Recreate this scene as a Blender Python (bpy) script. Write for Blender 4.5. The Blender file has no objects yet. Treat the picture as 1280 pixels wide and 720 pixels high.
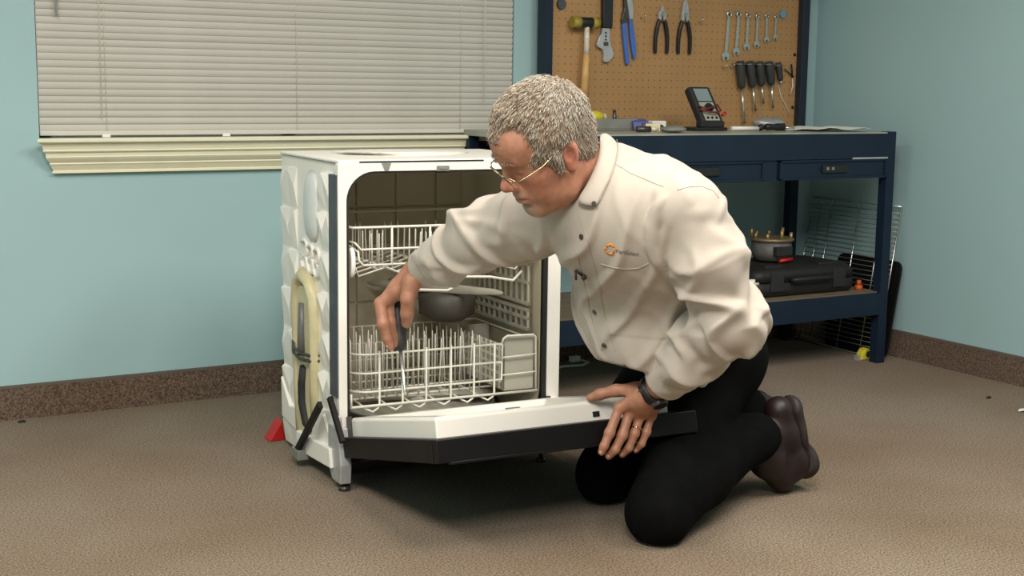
import bpy, bmesh, math, random
import numpy as np
from mathutils import Vector, Matrix

# ------------------------------------------------------------------ camera, world, lights, exposure
sc = bpy.context.scene
COL = sc.collection
random.seed(7)

YAW, PITCH, ROLL, CAM_H = math.radians(30.478), math.radians(8.492), math.radians(0.736), 1.02
cam_data = bpy.data.cameras.new('camera')
cam_data.sensor_width = 36.0
cam_data.lens = 1700.0 / 1280.0 * 36.0
cam_data.clip_start = 0.05
cam = bpy.data.objects.new('camera', cam_data)
COL.objects.link(cam)
_f = Vector((math.sin(YAW) * math.cos(PITCH), math.cos(YAW) * math.cos(PITCH), -math.sin(PITCH)))
_r = Vector((math.cos(YAW), -math.sin(YAW), 0))
_u = _r.cross(_f)
_r2 = math.cos(ROLL) * _r + math.sin(ROLL) * _u
_u2 = -math.sin(ROLL) * _r + math.cos(ROLL) * _u
m4 = Matrix.Identity(4)
for i in range(3):
    m4[i][0] = _r2[i]; m4[i][1] = _u2[i]; m4[i][2] = -_f[i]
m4[2][3] = CAM_H
cam.matrix_world = m4
sc.camera = cam

sc.view_settings.view_transform = 'Standard'
sc.view_settings.look = 'None'
sc.view_settings.gamma = 1.0
sc.view_settings.use_curve_mapping = False
sc.view_settings.exposure = 1.05

world = bpy.data.worlds.new('world'); sc.world = world
world.use_nodes = True
wb = world.node_tree.nodes['Background']
wb.inputs[0].default_value = (1.0, 0.93, 0.83, 1)
wb.inputs[1].default_value = 0.06

def area(name, loc, target, size, power, color=(1, .94, .86), size_y=None):
    l = bpy.data.lights.new(name, 'AREA'); l.energy = power; l.color = color
    l.shape = 'RECTANGLE'; l.size = size; l.size_y = size_y or size
    o = bpy.data.objects.new(name, l); COL.objects.link(o)
    o.location = loc
    d = Vector(target) - Vector(loc)
    o.rotation_euler = d.to_track_quat('-Z', 'Y').to_euler()
    return o
# key above the man; unseen fills added at left, right and near the camera
area('overhead_key_fill', (1.5, 1.6, 2.42), (1.5, 1.6, 0), 0.6, 17, size_y=1.0)
area('overhead_key_fill', (-.2, 2.1, 2.42), (-.2, 2.1, 0), 0.6, 21, size_y=1.2)  # fill added to lift the left wall and the dishwasher side
area('overhead_key_fill', (2.6, 1.3, 2.42), (2.6, 1.3, 0), 0.6, 25, size_y=1.2)  # fill added to brighten the right wall
area('overhead_key_fill', (0.2, 0.3, 2.42), (0.2, 0.3, 0), 0.6, 48, size_y=1.2)  # front fill added for surfaces facing the camera

# ------------------------------------------------------------------ materials
def srgb(r, g, b):
    f = lambda c: (c / 255 / 12.92) if c / 255 <= .04045 else ((c / 255 + .055) / 1.055) ** 2.4
    return (f(r), f(g), f(b))

def mat(name, col, rough=.5, metal=0., var=.06, vscale=12., bump=0., bscale=200., trans=0., coat=0., sheen=0., spec=.5):
    m = bpy.data.materials.new(name); m.use_nodes = True
    nt = m.node_tree; b = nt.nodes['Principled BSDF']
    tc = nt.nodes.new('ShaderNodeTexCoord')
    n = nt.nodes.new('ShaderNodeTexNoise'); n.inputs['Scale'].default_value = vscale; n.inputs['Detail'].default_value = 4
    nt.links.new(tc.outputs['Object'], n.inputs['Vector'])
    r = nt.nodes.new('ShaderNodeValToRGB')
    e = r.color_ramp.elements
    e[0].position = .3; e[1].position = .7
    e[0].color = (*[max(0, c * (1 - var)) for c in col], 1); e[1].color = (*[min(1, c * (1 + var)) for c in col], 1)
    nt.links.new(n.outputs['Fac'], r.inputs['Fac'])
    nt.links.new(r.outputs['Color'], b.inputs['Base Color'])
    b.inputs['Roughness'].default_value = rough
    b.inputs['Metallic'].default_value = metal
    b.inputs['Specular IOR Level'].default_value = spec
    if coat: b.inputs['Coat Weight'].default_value = coat
    if sheen: b.inputs['Sheen Weight'].default_value = sheen
    if trans: b.inputs['Transmission Weight'].default_value = trans
    if bump:
        n2 = nt.nodes.new('ShaderNodeTexNoise'); n2.inputs['Scale'].default_value = bscale; n2.inputs['Detail'].default_value = 3
        nt.links.new(tc.outputs['Object'], n2.inputs['Vector'])
        bp = nt.nodes.new('ShaderNodeBump'); bp.inputs['Strength'].default_value = bump; bp.inputs['Distance'].default_value = .002
        nt.links.new(n2.outputs['Fac'], bp.inputs['Height']); nt.links.new(bp.outputs['Normal'], b.inputs['Normal'])
    return m

def carpet_mat(name, dark, light, stain, scale=260.):
    m = bpy.data.materials.new(name); m.use_nodes = True
    nt = m.node_tree; b = nt.nodes['Principled BSDF']; L = nt.links.new
    tc = nt.nodes.new('ShaderNodeTexCoord')
    n = nt.nodes.new('ShaderNodeTexNoise'); n.inputs['Scale'].default_value = scale; n.inputs['Detail'].default_value = 2.5; n.inputs['Roughness'].default_value = .7
    L(tc.outputs['Object'], n.inputs['Vector'])
    r = nt.nodes.new('ShaderNodeValToRGB'); e = r.color_ramp.elements
    e[0].position = .37; e[1].position = .64; e[0].color = (*dark, 1); e[1].color = (*light, 1)
    L(n.outputs['Fac'], r.inputs['Fac'])
    n3 = nt.nodes.new('ShaderNodeTexNoise'); n3.inputs['Scale'].default_value = 1.7; n3.inputs['Detail'].default_value = 5
    L(tc.outputs['Object'], n3.inputs['Vector'])
    r3 = nt.nodes.new('ShaderNodeValToRGB'); e = r3.color_ramp.elements
    e[0].position = .35; e[1].position = .62; e[0].color = (*stain, 1); e[1].color = (1, 1, 1, 1)
    L(n3.outputs['Fac'], r3.inputs['Fac'])
    mx = nt.nodes.new('ShaderNodeMixRGB'); mx.blend_type = 'MULTIPLY'; mx.inputs[0].default_value = .8
    L(r.outputs['Color'], mx.inputs[1]); L(r3.outputs['Color'], mx.inputs[2])
    L(mx.outputs[0], b.inputs['Base Color'])
    b.inputs['Roughness'].default_value = .95; b.inputs['Specular IOR Level'].default_value = .1
    b.inputs['Sheen Weight'].default_value = .1
    bp = nt.nodes.new('ShaderNodeBump'); bp.inputs['Strength'].default_value = .6; bp.inputs['Distance'].default_value = .004
    L(n.outputs['Fac'], bp.inputs['Height']); L(bp.outputs['Normal'], b.inputs['Normal'])
    return m

M = dict(
    carpet=carpet_mat('carpet', (.08, .06, .042), (.33, .255, .18), (.80, .70, .62), 210.),
    base_carpet=carpet_mat('base_carpet', (.075, .05, .036), (.22, .16, .12), (.85, .8, .78), 170.),
    base_edge=mat('base_edge', (.12, .095, .075), .8),
    wall=mat('wall_paint', (.355, .525, .545), .75, var=.035, vscale=1.3, bump=.08, bscale=160, spec=.3),
    ceil=mat('ceiling_paint', (.6, .59, .56), .9, bump=.2, bscale=90),
    sill=mat('cream_trim', (.80, .77, .58), .4, var=.03),
    slat=mat('blind_slat', (.60, .58, .53), .45, var=.03, vscale=6),
    cord=mat('blind_cord', (.75, .72, .65), .8),
    clear=mat('wand_plastic', (.45, .46, .43), .25),
    winframe=mat('window_frame', (.75, .75, .72), .5),
    navy=mat('navy_paint', (.0085, .0185, .038), .42, var=.15, vscale=7, bump=.05, bscale=300, spec=.3),
    navy_dark=mat('navy_edge', (.012, .02, .035), .4),
    benchtop=mat('bench_top', (.33, .34, .29), .35, var=.2, vscale=9),
    ply=mat('plywood_shelf', (.16, .125, .085), .6, var=.15, vscale=15),
    peg=mat('pegboard', (.42, .24, .10), .62, var=.1, vscale=3.5, bump=.05),
    peghole=mat('peg_hole', (.17, .09, .04), .9),
    black=mat('black_plastic', (.012, .012, .013), .42, var=.2),
    blacksoft=mat('black_rubber', (.018, .018, .02), .7, var=.2),
    grip=mat('black_grip', (.014, .013, .014), .35, var=.2),
    scgrip=mat('charcoal_grip', (.035, .037, .04), .5, var=.15, bump=.1, bscale=400),
    chrome=mat('chrome', (.72, .73, .70), .25, .9, var=.08, vscale=40),
    steel=mat('steel', (.42, .42, .38), .35, .85, var=.15, vscale=60),
    darksteel=mat('dark_steel', (.10, .09, .085), .4, .7, var=.3, vscale=60),
    blue=mat('blue_grip', (.06, .16, .52), .4, var=.1),
    bluedot=mat('pale_blue', (.15, .30, .42), .5),
    yellow=mat('yellow_plastic', (.62, .55, .04), .4, var=.1),
    mallethead=mat('mallet_yellow', (.33, .25, .035), .45, var=.25, vscale=40),
    wood=mat('handle_wood', (.62, .36, .13), .45, var=.12, vscale=30),
    tape=mat('worn_white_label', (.72, .62, .5), .5, var=.25, vscale=90),
    white=mat('white_plastic', (.82, .81, .77), .4, var=.02),
    paper=mat('paper', (.8, .8, .76), .8, var=.04),
    red=mat('red_plastic', (.48, .015, .012), .4),
    redwire=mat('dark_red_wire', (.16, .012, .02), .45),
    orange=mat('orange_red', (.55, .10, .02), .45, var=.2),
    brass=mat('brass', (.50, .36, .16), .4, .6, var=.25, vscale=70),
    dullbrass=mat('dull_brass', (.25, .19, .11), .5, .4, var=.25, vscale=70),
    motorgrey=mat('motor_grey', (.12, .12, .11), .55, var=.2, vscale=40),
    grey=mat('mid_grey', (.22, .22, .20), .5, var=.15),
    lightgrey=mat('light_grey_metal', (.45, .46, .46), .35, .3, var=.12, vscale=25),
    lcd=mat('lcd_glass', (.24, .30, .31), .2, var=.06),
    meterface=mat('meter_face', (.38, .38, .31), .45),
    purple=mat('dusty_blue', (.10, .11, .33), .5),
    cream=mat('cream_plastic', (.78, .68, .42), .4),
    tubside=mat('tub_white', (.87, .84, .77), .38, var=.03, vscale=5),
    tubin=mat('tub_interior', (.46, .41, .295), .42, var=.05, vscale=4),
    enamel=mat('frame_enamel', (.88, .845, .775), .25, var=.03, vscale=5, coat=.3),
    gasket=mat('door_gasket', (.012, .012, .012), .6),
    sidestrip=mat('side_strip', (.06, .07, .085), .5, var=.2),
    channel=mat('yellowed_channel', (.74, .66, .40), .35, var=.1, vscale=18, trans=.15),
    rackwire=mat('rack_vinyl', (.74, .72, .63), .4, var=.04),
    basket=mat('basket_plastic', (.40, .385, .32), .5, var=.04),
    doorblack=mat('door_black_enamel', (.006, .006, .0065), .4, var=.15, spec=.25),
    doorside=mat('door_side_black', (.013, .010, .009), .55, var=.2, spec=.2),
    casemat=mat('case_black', (.012, .011, .0105), .6, var=.2, bump=.1, bscale=250),
)

# ------------------------------------------------------------------ mesh helpers
class MB:
    def __init__(s): s.v = []; s.f = []; s.sm = []; s.mi = []
    def add(s, v, f, smooth=False, mi=0):
        o = len(s.v); s.v += [tuple(p) for p in v]
        for q in f: s.f.append([i + o for i in q]); s.sm.append(smooth); s.mi.append(mi)
        return s
    def obox(s, o, ex, ey, ez, mi=0):
        o, ex, ey, ez = map(Vector, (o, ex, ey, ez))
        p = [o, o + ex, o + ex + ey, o + ey]; p += [q + ez for q in p]
        f = [(3, 2, 1, 0), (4, 5, 6, 7), (0, 1, 5, 4), (1, 2, 6, 5), (2, 3, 7, 6), (3, 0, 4, 7)]
        if ex.cross(ey).dot(ez) < 0: f = [q[::-1] for q in f]
        return s.add(p, f, mi=mi)
    def box(s, x0, y0, z0, x1, y1, z1, mi=0):
        return s.obox((x0, y0, z0), (x1 - x0, 0, 0), (0, y1 - y0, 0), (0, 0, z1 - z0), mi)
    def tube(s, path, r, n=8, closed=False, mi=0):
        P = [Vector(p) for p in path]; N = len(P)
        R = r if isinstance(r, (list, tuple)) else [r] * N
        T = []
        for i in range(N):
            a = P[i - 1] if (i > 0 or closed) else P[i]; b = P[(i + 1) % N] if (i < N - 1 or closed) else P[i]
            t = (b - a); T.append(t.normalized() if t.length > 1e-9 else Vector((0, 0, 1)))
        up = Vector((0, 0, 1)) if abs(T[0].z) < .9 else Vector((1, 0, 0))
        nrm = T[0].cross(up).normalized(); v = []
        for i in range(N):
            if i: nrm = (nrm - T[i] * nrm.dot(T[i])).normalized()
            bn = T[i].cross(nrm)
            for k in range(n):
                a = 2 * math.pi * k / n; v.append(P[i] + R[i] * (math.cos(a) * nrm + math.sin(a) * bn))
        f = []
        for i in range(N if closed else N - 1):
            j = (i + 1) % N
            for k in range(n):
                l = (k + 1) % n; f.append((i * n + k, i * n + l, j * n + l, j * n + k))
        s.add(v, f, True, mi)
        if not closed:
            o = len(s.v) - N * n
            s.f.append([o + k for k in range(n)][::-1]); s.sm.append(False); s.mi.append(mi)
            s.f.append([o + (N - 1) * n + k for k in range(n)]); s.sm.append(False); s.mi.append(mi)
        return s
    def cyl(s, a, b, r0, r1=None, n=16, mi=0):
        return s.tube([a, b], [r0, r0 if r1 is None else r1], n, mi=mi)
    def prism(s, poly, o, ex, ey, ez, mi=0):
        o, ex, ey, ez = map(Vector, (o, ex, ey, ez)); n = len(poly)
        a = [o + ex * p[0] + ey * p[1] for p in poly]; b = [p + ez for p in a]
        f = [list(range(n))[::-1], list(range(n, 2 * n))] + [(i, (i + 1) % n, n + (i + 1) % n, n + i) for i in range(n)]
        area2 = sum(poly[i][0] * poly[(i + 1) % n][1] - poly[(i + 1) % n][0] * poly[i][1] for i in range(n))
        if (area2 < 0) != (ex.cross(ey).dot(ez) < 0): f = [q[::-1] for q in f]
        return s.add(a + b, f, mi=mi)
    def loft(s, rings, cap=True, mi=0, smooth=True):
        n = len(rings[0]); v = [p for r in rings for p in r]; f = []
        for i in range(len(rings) - 1):
            for k in range(n):
                l = (k + 1) % n; f.append((i * n + k, i * n + l, (i + 1) * n + l, (i + 1) * n + k))
        s.add(v, f, smooth, mi); o = len(s.v) - len(v)
        if cap:
            s.f.append([o + k for k in range(n)][::-1]); s.sm.append(False); s.mi.append(mi)
            s.f.append([o + (len(rings) - 1) * n + k for k in range(n)]); s.sm.append(False); s.mi.append(mi)
        return s
    def ellipsoid(s, c, r, n=16, m=10, rot=None, mi=0):
        rings = []; c = Vector(c); v = []; f = []
        for i in range(1, m):
            th = math.pi * i / m
            for k in range(n):
                a = 2 * math.pi * k / n
                p = Vector((r[0] * math.sin(th) * math.cos(a), r[1] * math.sin(th) * math.sin(a), r[2] * math.cos(th)))
                v.append(c + (rot @ p if rot else p))
        e = Vector((0, 0, r[2])); v += [c + (rot @ e if rot else e), c - (rot @ e if rot else e)]
        for i in range(m - 2):
            for k in range(n):
                l = (k + 1) % n; f.append((i * n + k, (i + 1) * n + k, (i + 1) * n + l, i * n + l))
        t = len(v) - 2
        for k in range(n):
            l = (k + 1) % n; f.append((t, k, l)); f.append((t + 1, (m - 2) * n + l, (m - 2) * n + k))
        return s.add(v, f, True, mi)
    def build(s, name, mats, parent=None, bevel=0, world=True, smooth=None):
        me = bpy.data.meshes.new(name)
        off = Vector((0, 0, 0))
        if parent is not None and world:
            p = parent
            while p is not None: off += p.location; p = p.parent
        me.from_pydata([Vector(p) - off for p in s.v], [], s.f)
        for m in (mats if isinstance(mats, (list, tuple)) else [mats]): me.materials.append(m)
        me.polygons.foreach_set('use_smooth', [bool(x) if smooth is None else smooth for x in s.sm])
        me.polygons.foreach_set('material_index', s.mi)
        me.update()
        o = bpy.data.objects.new(name, me); COL.objects.link(o)
        if parent is not None: o.parent = parent
        if bevel:
            b = o.modifiers.new('bevel', 'BEVEL'); b.width = bevel; b.segments = 2; b.limit_method = 'ANGLE'; b.angle_limit = math.radians(40)
        return o

def thing(name, label, cat, loc=(0, 0, 0), rotz=0., group=None):
    o = bpy.data.objects.new(name, None); COL.objects.link(o)
    o.empty_display_size = .05
    o.location = loc; o.rotation_euler = (0, 0, rotz)
    return tag(o, label, cat, group)
def tag(o, label, cat, group=None):
    o['label'] = label; o['category'] = cat
    if group: o['group'] = group
    return o
def struct(o): o['kind'] = 'structure'; return o
def stuff(o): o['kind'] = 'stuff'; return o
def inst(src, parent, loc, rot=None):
    o = src.copy(); COL.objects.link(o); o.parent = parent; o.location = loc
    if rot: o.rotation_euler = rot
    return o
def base_origin(o):
    """move a one-mesh thing's origin to the middle of its base"""
    me = o.data; n = len(me.vertices); a = np.empty(n * 3); me.vertices.foreach_get('co', a); a = a.reshape(-1, 3)
    c = np.array([(a[:, 0].min() + a[:, 0].max()) / 2, (a[:, 1].min() + a[:, 1].max()) / 2, a[:, 2].min()])
    a -= c; me.vertices.foreach_set('co', a.ravel()); me.update(); o.location = Vector(o.location) + Vector(c); return o
def arc(c, r, a0, a1, n, ex=(1, 0, 0), ey=(0, 0, 1)):
    c, ex, ey = Vector(c), Vector(ex), Vector(ey)
    return [c + r * (math.cos(math.radians(a0 + (a1 - a0) * i / n)) * ex + math.sin(math.radians(a0 + (a1 - a0) * i / n)) * ey) for i in range(n + 1)]
# ------------------------------------------------------------------ the room
YB, XR, XL, ZC = 4.22, 3.905, -1.3, 2.45
struct(MB().box(XL, -1.6, -.05, XR + .1, YB + .1, 0).build('floor', M['carpet']))
struct(MB().box(XL, -1.6, ZC, XR + .1, YB + .1, ZC + .05).build('ceiling', M['ceil']))
WX0, WX1, WZ0, WZ1 = .845, 2.478, .845, 2.02     # window opening
w = MB()
for b in ((XL, 0, WX0, ZC), (WX1, 0, XR + .1, ZC), (WX0, 0, WX1, WZ0), (WX0, WZ1, WX1, ZC)):
    w.box(b[0], YB, b[1], b[2], YB + .14, b[3])
struct(w.build('wall_back', M['wall']))
struct(MB().box(XR, -1.6, 0, XR + .1, YB, ZC).build('wall_right', M['wall']))
struct(MB().box(XL - .1, -1.6, 0, XL, YB + .1, ZC).build('wall_left', M['wall']))
for nm, bx, ed in (('baseboard_back', (XL, YB - .012, 0, XR - .012, YB, .097), (XL, YB - .013, .097, XR - .012, YB, .105)),
                   ('baseboard_right', (XR - .012, -1.6, 0, XR, YB, .097), (XR - .013, -1.6, .097, XR, YB, .105))):
    b = struct(MB().box(*bx).build(nm, M['base_carpet']))
    MB().box(*ed).build('top_binding', M['base_edge'], b)
# window behind the blind
wn = MB()
for b in ((WX0, WZ0, WX0 + .05, WZ1), (WX1 - .05, WZ0, WX1, WZ1), (WX0, WZ0, WX1, WZ0 + .05), (WX0, WZ1 - .05, WX1, WZ1), (1.635, WZ0, 1.685, WZ1)):
    wn.box(b[0], YB + .08, b[1], b[2], YB + .12, b[3])
win = struct(wn.build('window_1', M['winframe']))
glass = mat('window_glass', (.75, .8, .8), .05, var=0, trans=1.)
for x0, x1 in ((WX0 + .05, 1.635), (1.685, WX1 - .05)):
    MB().box(x0, YB + .098, WZ0 + .05, x1, YB + .102, WZ1 - .05).build('pane', glass, win)
# moulded cream sill: profile (depth out of the wall, height)
prof = [(0, .846), (.066, .846), (.070, .842), (.070, .836), (.066, .833), (.058, .831), (.053, .822), (.050, .812), (.052, .809), (.050, .806),
        (.043, .802), (.041, .792), (.043, .790), (.040, .785), (.034, .778), (.028, .772), (.030, .769), (.026, .764), (.019, .752), (.016, .749), (.020, .747), (.020, .741), (0, .741)]
sv, sf = [], []
n = len(prof)
for side in (0, 1):
    for d, z in prof:
        sv.append(((.895 - d) if side == 0 else (2.428 + d), YB - d, z))
for i in range(n):
    j = (i + 1) % n; sf.append((i, n + i, n + j, j))
sf += [list(range(n)), list(range(n, 2 * n))[::-1]]
struct(MB().add(sv, sf).build('trim_1', M['sill']))

# venetian blind
bl = thing('venetian_blind', 'closed off-white venetian blind filling the window above the cream sill', 'blind', (1.66, YB - .005, WZ0))
BY = YB + .004
def slat_mesh():
    b = MB(); w2 = .0128; x0, x1 = -.812, .814; v = []
    ang = math.radians(68)
    for x in (x0, x1):
        for th in (0, .0008):
            for t in (-1, -.5, 0, .5, 1):
                bow = .0022 * (1 - t * t)
                # room-side edge high, window-side edge low: the faces look slightly down
                y = -t * w2 * math.cos(ang) - bow * math.sin(ang) - th * math.sin(ang); z = t * w2 * math.sin(ang) - bow * math.cos(ang) - th * math.cos(ang)
                v.append((x, y, z))
    f = []
    for k in range(4):
        f += [(k, k + 1, 10 + k + 1, 10 + k), (5 + k, 15 + k, 15 + k + 1, 5 + k + 1)]
    f += [(0, 10, 15, 5), (4, 9, 19, 14), (0, 5, 6, 7, 8, 9, 4, 3, 2, 1), (10, 11, 12, 13, 14, 19, 18, 17, 16, 15)]
    return b.add(v, f, False)
first = None
pitch = .0212
for i in range(52):
    zz = .028 + i * pitch
    rr = (random.uniform(-.05, .05), 0, 0)
    if first is None:
        first = slat_mesh().build('slat', M['slat'], bl, world=False); first.location = (0, .012, zz)
    else: inst(first, bl, (0, .012, zz), rr)
MB().box(.848, BY - .004, .852, 2.474, BY + .018, .866).build('bottom_rail', M['slat'], bl, bevel=.003)
MB().box(.85, BY - .01, 1.965, 2.474, BY + .03, 2.01).build('head_rail', M['slat'], bl)
for x in (1.045, 1.66, 2.265):
    MB().tube([(x, BY - .003, .862), (x, BY - .003, 1.97)], .0011, 5).build('ladder_cord', M['cord'], bl)
MB().tube([(2.352, BY - .016, .95), (2.355, BY - .016, 1.97)], .0016, 5).build('lift_cord', M['cord'], bl)
MB().tube([(1.03, BY - .006, .90), (1.035, BY - .005, 1.97)], .0012, 5).build('lift_cord', M['cord'], bl)
MB().tube([(.905, BY - .014, 1.205), (.905, BY - .014, 1.97)], .004, 6).build('tilt_wand', M['clear'], bl)
for x in (1.042, 1.42, 2.31):
    MB().box(x - .012, BY - .007, .847, x + .012, BY + .0, .856).build('rail_clip', M['white'], bl)
# ------------------------------------------------------------------ the dishwasher (local frame: u right, v to the back, z up)
dw = thing('dishwasher', 'white built-in dishwasher pulled out on the carpet, black door hanging open', 'dishwasher', (1.318, 3.095, 0), math.radians(-3.5))
ROT = Matrix.Rotation(math.radians(-3.5), 3, 'Z')
def B(mb, name, mats, parent=None, **k): return mb.build(name, mats, parent or dw, world=False, **k)
W, D, T = .622, .48, .828
iu0, iu1, iz0, iz1, iv = .036, .580, .135, .800, .45
tub = MB()
# outer shell
o = [(.012, .012, .06), (W - .012, .012, .06), (W - .012, D, .06), (.012, D, .06), (.012, .012, T - .006), (W - .012, .012, T - .006), (W - .012, D, T - .006), (.012, D, T - .006)]
tub.add(o, [(3, 2, 1, 0), (4, 5, 6, 7), (2, 3, 7, 6), (3, 0, 4, 7), (1, 2, 6, 5)])
# inner cavity, rounded vertical corners at the back
def cav(v, ins):
    r = .07
    pts = []
    for cx, cz, a0 in ((iu1 - r - ins, iz0 + r, -90), (iu1 - r - ins, iz1 - r, 0), (iu0 + r + ins, iz1 - r, 90), (iu0 + r + ins, iz0 + r, 180)):
        for k in range(7):
            a = math.radians(a0 + 15 * k); pts.append((cx + r * math.cos(a), v, cz + r * math.sin(a)))
    return pts
rings = [cav(.012, 0), cav(.2, 0), cav(iv - .04, .002), cav(iv - .015, .01), cav(iv, .03)]
nn = len(rings[0]); vv = [p for r in rings for p in r]; ff = []
for i in range(len(rings) - 1):
    for k in range(nn):
        l = (k + 1) % nn; ff.append((i * nn + k, (i + 1) * nn + k, (i + 1) * nn + l, i * nn + l))
tub.add(vv, ff, True, 1)
tub.add(rings[-1], [list(range(nn))[::-1]], False, 1)
tubo = B(tub, 'tub', [M['tubside'], M['tubin']])
# moulded wall panels inside (back wall, left wall, right wall)
g = .006
us = [iu0 + .035, iu0 + .075, .215, .335, .46, iu1 - .035]
zs = [.2, .40, .57, .672, .785]
for i in range(len(us) - 1):
    for j in range(len(zs) - 1):
        MB().box(us[i] + g / 2, iv - .006, zs[j] + g / 2, us[i + 1] - g / 2, iv + .001, zs[j + 1] - g / 2).build('panel', M['tubin'], tubo, bevel=.002, world=False)
# front frame with a rounded opening
fr = MB()
def ringpts(x0, z0, x1, z1, r, n=9):
    p = []
    for sx_, top, a0 in ((1, 0, -90), (1, 1, 0), (-1, 1, 90), (-1, 0, 180)):
        R_ = r; r_ = R_ if top else min(R_, .012)
        cx = (x1 - r_) if sx_ > 0 else (x0 + r_); cz = (z1 - r_) if top else (z0 + r_)
        for k in range(n): a = math.radians(a0 + 90 * k / (n - 1)); p.append((cx + r_ * math.cos(a), cz + r_ * math.sin(a)))
    return p
def frame_between(mb, outer, inner, v0, v1, mi=0):
    n = len(outer)
    V = [(x, v0, z) for x, z in outer] + [(x, v0, z) for x, z in inner] + [(x, v1, z) for x, z in outer] + [(x, v1, z) for x, z in inner]
    F = []
    for i in range(n):
        j = (i + 1) % n
        F += [(i, j, n + j, n + i), (n + i, n + j, 3 * n + j, 3 * n + i), (2 * n + j, 2 * n + i, 3 * n + i, 3 * n + j), (j, i, 2 * n + i, 2 * n + j)]
    mb.add(V, F, False, mi)
frame_between(fr, ringpts(.004, .12, W - .002, T, .008), ringpts(.026, .14, .596, .803, .075), 0, .02)
B(fr, 'front_frame', M['enamel'], bevel=.002)
gk = MB(); frame_between(gk, ringpts(.0255, .139, .5965, .8035, .075), ringpts(.031, .15, .583, .797, .072), .004, .03)
B(gk, 'gasket', M['gasket'])
r2 = MB().box(W - .004, .0, .13, W + .012, .035, T - .03); B(r2, 'side_flange', M['enamel'], bevel=.002)
B(MB().box(.268, -.004, .801, .302, .006, .815).box(.275, -.006, .805, .295, -.003, .811), 'latch_strike', M['grey'], bevel=.001)
B(MB().prism([(0, 0), (.026, 0), (.019, -.019), (.009, -.019)], (.118, -.0015, .824), (1, 0, 0), (0, 0, 1), (0, .002, 0)), 'mounting_notch', M['grey'])
# top cover with a soft lip
B(MB().box(.004, .0, T - .004, W - .004, D - .005, T + .004), 'top_cover', M['tubside'], bevel=.004)
B(MB().box(.06, -.001, T - .003, .40, .004, T + .001), 'top_seam', M['gasket'])
B(MB().box(.16, .36, T + .003, .23, .40, T + .011), 'mounting_tab', M['grey'], bevel=.002)
B(MB().loft([[(.10 + .2 * (1 + math.cos(a)) * s, .10 + .14 * (1 + math.sin(a)) * s + .07, T + .003 + h) for a in [2 * math.pi * k / 20 for k in range(20)]] for s, h in ((1, 0), (.9, .006), (.6, .010))]), 'top_bulge', M['tubside'])
# left side: dark strip, ribs, bulge, scroll, water channel
B(MB().box(.001, .006, .235, .013, .062, .795), 'side_strip', M['sidestrip'])
def rib(v0, v1, z0, z1, flip, h):
    a = [(.012, v0, z0), (.012, v1, z0), (.012, v1, z1), (.012, v0, z1)]
    if flip: top = [(.012 - h, v0 + .004, z1 - .006), (.012 - h * .9, v1 - .006, z0 + (z1 - z0) * .55)]; f = [(0, 5, 1)[::-1], (0, 4, 5)[::-1], (3, 4, 0), (2, 1, 5), (3, 2, 5, 4)]
    else: top = [(.012 - h, v1 - .004, z1 - .006), (.012 - h * .9, v0 + .006, z0 + (z1 - z0) * .55)]; f = [(1, 0, 5)[::-1], (1, 5, 4)[::-1], (2, 1, 4)[::-1], (0, 3, 5)[::-1], (2, 4, 5, 3)[::-1]]
    return MB().add(a + top, f)
for v0, v1, ph in ((.405, .475, 0), (.345, .41, 1), (.062, .108, 1), (.104, .146, 0)):
    zz = .795 if v0 > .2 else .80; i = ph
    zend = .08 if v0 > .2 else .12
    while zz > zend:
        hgt = .112 if v0 > .2 else .104
        B(rib(v0, v1, zz - hgt + .003, zz, i % 2 == 0, .010 if v0 > .3 else .017), 'rib', M['tubside']); zz -= hgt; i += 1
bul = MB(); n = 18
rg = []
for s, h in ((1, 0), (.86, .009), (.6, .015), (.25, .018)):
    rg.append([(.012 - h, .218 + .052 * s * math.copysign(abs(math.cos(2 * math.pi * k / n)) ** .6, math.cos(2 * math.pi * k / n)), .70 + .095 * s * math.copysign(abs(math.sin(2 * math.pi * k / n)) ** .6, math.sin(2 * math.pi * k / n))) for k in range(n)])
B(bul.loft(rg), 'side_bulge', mat('bulge_reflection_tint', (.66, .69, .67), .35))  # blue-grey reflection put into the base colour of the bulge
for k, (cv, cz, r) in enumerate(((.275, .585, .026), (.275, .548, .022), (.225, .58, .022), (.225, .545, .024), (.175, .575, .022), (.178, .538, .02))):
    pts = [(.008, cv + r * math.cos(a), cz + r * math.sin(a) * .85) for a in [math.radians(40 + 22 * q + 60 * (k % 2)) for q in range(13)]]
    B(MB().tube(pts, .006, 6), 'molded_scroll', M['tubside'])
# yellowed water channel: a tall oval ring whose two legs run down
ch = MB()
yl = [(.012, .325, .05), (.010, .330, .2), (.008, .335, .36), (.006, .333, .44), (.004, .315, .49), (.003, .27, .515), (.004, .22, .50), (.006, .192, .46), (.007, .187, .36), (.009, .195, .24), (.011, .20, .12)]
ch.tube(yl, [.016, .017, .018, .019, .020, .021, .020, .019, .018, .017, .015], 10)
B(ch, 'water_channel', M['channel'])
B(MB().box(-.003, .208, .08, .013, .318, .485), 'channel_plate', M['channel'], bevel=.004)
B(MB().loft([[(-.002, .262 + .026 * math.cos(a), .405 + z0 + .03 * math.sin(a) * (1 if math.sin(a) > 0 else .4)) for a in [2 * math.pi * k / 14 for k in range(14)]] for z0 in (0,)] + [[(.006, .262 + .026 * math.cos(a), .405 + .03 * math.sin(a) * (1 if math.sin(a) > 0 else .4)) for a in [2 * math.pi * k / 14 for k in range(14)]]]), 'hose_port', M['gasket'])
B(MB().tube([(-.004, .262, .44), (-.007, .262, .36), (-.009, .258, .30)], .011, 10), 'drain_hose', mat('grey_hose', (.14, .14, .14), .35))
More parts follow.
